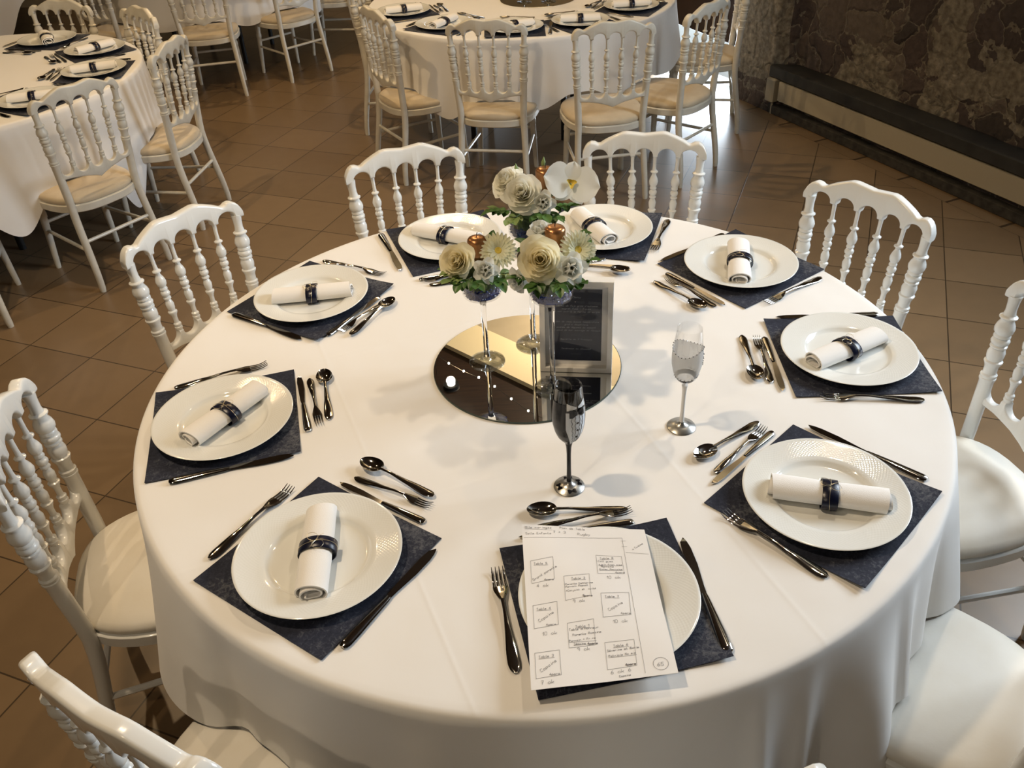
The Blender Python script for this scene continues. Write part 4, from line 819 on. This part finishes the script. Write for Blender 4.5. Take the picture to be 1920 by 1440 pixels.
# menu frame: deep white box frame, navy card behind glass
FWd, FH, FT = .168, .232, .030
A0, B0 = Vector((.0086, -.0071, 0)), Vector((.1753, -.0316, 0)); fa = math.atan2((B0 - A0).y, (B0 - A0).x)
fr = thing('menu_frame', 'white box frame holding a navy menu card, standing on the mirror', 'picture frame', (A0.x, A0.y, ZM)); fr.rotation_euler = (math.radians(-6), 0, fa)
mb = MB(); bw_ = .013
outer = [(0, 0), (FWd, 0), (FWd, FH), (0, FH)]
def fring(i, y): return [(i, y, i), (FWd - i, y, i), (FWd - i, y, FH - i), (i, y, FH - i)]
mb.loops([fring(.0, FT), fring(0, .001), fring(.001, 0), fring(bw_ - .001, 0), fring(bw_, .001), fring(bw_, FT - .008), fring(bw_, FT)], cap=False, wrap=True); obj('border', mb.mesh('border', MT['frame'], ang=25), fr)
mb = MB(); mb.box((bw_, .017, bw_), (FWd - bw_, FT - .004, FH - bw_)); obj('backing', mb.mesh('backing', MT['paper'], False), fr)
cx0, cx1, cz0, cz1 = bw_ + .013, FWd - bw_ - .013, bw_ + .012, FH - bw_ - .012
mb = MB(); mb.box((cx0, .0160, cz0), (cx1, .0168, cz1)); cardo = obj('menu_card', mb.mesh('menu_card', MT['card'], False), fr)
tx = MB(); cw = cx1 - cx0
lines = [(.12, 'Menu'), (.235, "Pressé de foie gras d'automne"), (.275, 'magret fumé - figues'), (.315, 'et son pain à la farine de seigle'), (.375, '-------'), (.455, "Filet de veau basse température"), (.495, 'gratin dauphinois'), (.535, 'poêlée de légumes du moment'), (.575, 'ou pavé de bar sauvage et fenouil'), (.640, '-------'), (.705, 'Assiette de 3 fromages'), (.770, '-------'), (.84, 'Tendresse au chocolat'), (.915, '-------')]
for v_, t_ in lines:
    sz = .00066 if t_ != 'Menu' else .00095; wl = sum(3.4 if ch in "il'.,:1" else 5.2 for ch in t_) * sz
    pen(tx, lambda a, b_: (a, .0157, b_), t_, (cx0 + cx1) / 2 - wl / 2, 0, sz, 0, .0004, .35) if False else pen(tx, lambda a, b_, q=cz1 - v_ * (cz1 - cz0): (a, .0157, q - b_), t_, (cx0 + cx1) / 2 - wl / 2, 0, sz, 0, .00042, .35)
obj('menu_lettering', tx.mesh('menu_lettering', MT['cardtext'], False), cardo)
mb = MB(); mb.add([(bw_, .006, bw_), (FWd - bw_, .006, bw_), (FWd - bw_, .006, FH - bw_), (bw_, .006, FH - bw_)], [(0, 1, 2, 3)]); obj('glass_pane', mb.mesh('glass_pane', MT['thin'], False), fr)
mb = MB(); mb.box((FWd / 2 - .02, FT - .001, .02), (FWd / 2 + .02, FT + .001, .16)); obj('easel_back', mb.mesh('easel_back', MT['frame'], False), fr)

# ---------------------------------------------------------------- the two painted flutes
BOWL = [(.0062, .112), (.0075, .117), (.014, .124), (.021, .134), (.0265, .148), (.0302, .166), (.0312, .184), (.0304, .205), (.0280, .228), (.0252, .252)]
def bowl_r(z): return lerp([(b_, a) for a, b_ in BOWL], z)
def flute(name, label, x, y, bowl_m, stem_m):
    t_ = thing(name, label, 'champagne flute', (x, y, ZT))
    mb = MB(); mb.lathe([(.0005, 0), (.0300, 0), (.0310, .0012), (.0300, .0024), (.016, .0065), (.0075, .0105), (.0050, .015), (.0005, .015)], 40); obj('foot', mb.mesh('foot', MT['silver'], ang=60), t_)
    mb = MB(); mb.lathe([(.0005, .0151), (.0050, .0151), (.0043, .05), (.0043, .085), (.0052, .103), (.0066, .1115), (.0005, .1135)], 20); obj('stem', mb.mesh('stem', stem_m, ang=60), t_)
    P = [(a, b_) for a, b_ in BOWL]; fine = []
    for i in range(60): z = .112 + .140 * i / 59; fine.append((bowl_r(z), z))
    mb = MB(); mb.lathe(fine + [(fine[-1][0] - .0006, .2526)] + [(a - .0012, b_) for a, b_ in fine[::-1]], 48); obj('bowl', mb.mesh('bowl', bowl_m, ang=60), t_); return t_
def skin(name, m, t_, fn_, nu=24, nv=24, off=.0005):
    """paint on the bowl: fn_(u, v) -> (angle, height)"""
    mb = MB()
    def g(u_, v_): a, z = fn_(u_, v_); r_ = bowl_r(z) + off; return (r_ * math.cos(a), r_ * math.sin(a), z)
    mb.grid(g, nu, nv); obj(name, mb.mesh(name, m, ang=0), t_)
def line_on(mb, P, wd, off): 
    for (a, z), (c_, d) in zip(P, P[1:]):
        r1, r2 = bowl_r(z) + off, bowl_r(d) + off; p, q = Vector((r1 * math.cos(a), r1 * math.sin(a), z)), Vector((r2 * math.cos(c_), r2 * math.sin(c_), d)); mb.tube([p, q], wd, 5)
gx, gy = .0431, -.4015; F0 = math.radians(-62)
gm_ = flute('suit_flute', 'champagne flute painted as a black suit with a bow tie', gx, gy, MT['thin'], MT['black'])
TOPJ = .222
jm = mat('black_jacket_paint', (.016, .017, .020), .22)
def jt(a): return TOPJ - .004 * math.cos(a * 3)
skin('jacket', jm, gm_, lambda u_, v_: (F0 + (.74 - .40 * max(0, .5 - v_) / .5) + u_ * (2 * PI - 1.48 + .80 * max(0, .5 - v_) / .5), .113 + (jt(u_) - .113) * v_), 60, 26, .0006)
skin('shirt_front', MT['shirt'], gm_, lambda u_, v_: (F0 + (u_ - .5) * 1.56, .117 + .092 * v_), 18, 24, .0003)
for s in (-1, 1): skin('collar', MT['collar'], gm_, lambda u_, v_: (F0 + s * (.06 + .62 * u_), .214 + .003 * (1 - u_) + v_ * (.004 + .012 * u_)), 8, 4, .0011)
for s in (-1, 1): skin('bow_tie', MT['black'], gm_, lambda u_, v_: (F0 + s * (.02 + .50 * u_), .207 + (v_ - .5) * (.006 + .012 * min(1, u_ * 1.6))), 8, 5, .0016)
mb = MB()
for s in (-1, 1):
    for e_ in (.16, .40): line_on(mb, [(F0 + s * (e_ + .035 * math.sin(i * .95)) * (1 - .35 * (1 - i / 40)), .128 + .072 * i / 40) for i in range(41)], .00035, .0006)
obj('shirt_frills', mb.mesh('shirt_frills', MT['black']), gm_)
for z in (.148, .166, .184):
    mb = MB(); r_ = bowl_r(z) + .0006; p = Vector((r_ * math.cos(F0), r_ * math.sin(F0), z)); q = Vector((math.cos(F0), math.sin(F0), 0)).to_track_quat('Z', 'Y')
    mb.lathe([(.0005, .0012), (.0018, .0008), (.0022, 0)], 12); mb.v = [tuple(p + q @ Vector(v_)) for v_ in mb.v]; obj('button', mb.mesh('button', MT['black']), gm_)
def foot_bow(a):
    mb = MB(); c_, s_ = math.cos(a), math.sin(a)
    for sg in (-1, 1):
        def g(u_, v_):
            x = sg * .0085 * u_; y = (v_ - .5) * (.0022 + .0075 * math.sin(PI * min(1, u_ * .62 + .02))); rr_ = .0205 + y; px_, py_ = rr_ * c_ - x * s_, rr_ * s_ + x * c_; rad_ = math.hypot(px_, py_)
            return (px_, py_, lerp([(.0075, .0105), (.016, .0065), (.030, .0024), (.031, .0015)], rad_) + .0004)
        mb.grid(g, 6, 5)
    obj('foot_bow', mb.mesh('foot_bow', MT['black'], ang=0), gm_)
for a in (-1.35, -2.9, .25, 1.6): foot_bow(a)
bx_, by_ = .2999, -.2337; B0_ = math.radians(-35)
bf = flute('dress_flute', 'champagne flute painted as a white wedding dress with rhinestones', bx_, by_, MT['thin'], MT['stemwhite'])
def dz_(a): return .204 + .006 * math.cos((a - B0_) * 2)
skin('dress', MT['frost'], bf, lambda u_, v_: (u_ * 2 * PI, .138 + (dz_(u_ * 2 * PI) - .138) * v_), 48, 16, .0006)
skin('black_band', MT['black'], bf, lambda u_, v_: (u_ * 2 * PI, .1285 + .0085 * v_), 48, 4, .0009)
gem = MB(); gem.lathe([(.0005, -.0012), (.0014, 0), (.0005, .0012)], 8); gem = gem.mesh('rhinestone', MT['strass'], False)
def gemat(a, z): r_ = bowl_r(z) + .0012; obj('rhinestone', gem, bf, (r_ * math.cos(a), r_ * math.sin(a), z))
for i in range(26): a = 2 * PI * i / 26; gemat(a, dz_(a))
for i in range(20): a = 2 * PI * i / 20; gemat(a, .1385)
for i in range(9): gemat(B0_ + .25 + .10 * math.sin(i * 1.9), .196 - .0035 * i)
for s in (-1, 1): skin('ribbon_bow', MT['strass'], bf, lambda u_, v_: (B0_ + s * .48 * u_, .137 + (v_ - .5) * (.004 + .010 * u_)), 6, 4, .0022)
# the neighbouring table carries a mirror and vases of its own
mb = MB(); mb.lathe([(.0005, .004), (.2235, .004), (.225, .003), (.225, 0), (.0005, 0)], 64)
tag(obj('round_mirror', mb.mesh('mirror_face', MT['mirror'], ang=30), None, (T2[0] + .10, T2[1] - .05, ZT)), 'round mirror lying on the middle background table, cut by the upper edge', 'mirror')

vase(.135, 3.735, .185, .058, 'left on the middle table', .0465)
vase(.275, 3.715, .240, .058, 'right on the middle table', .0485)
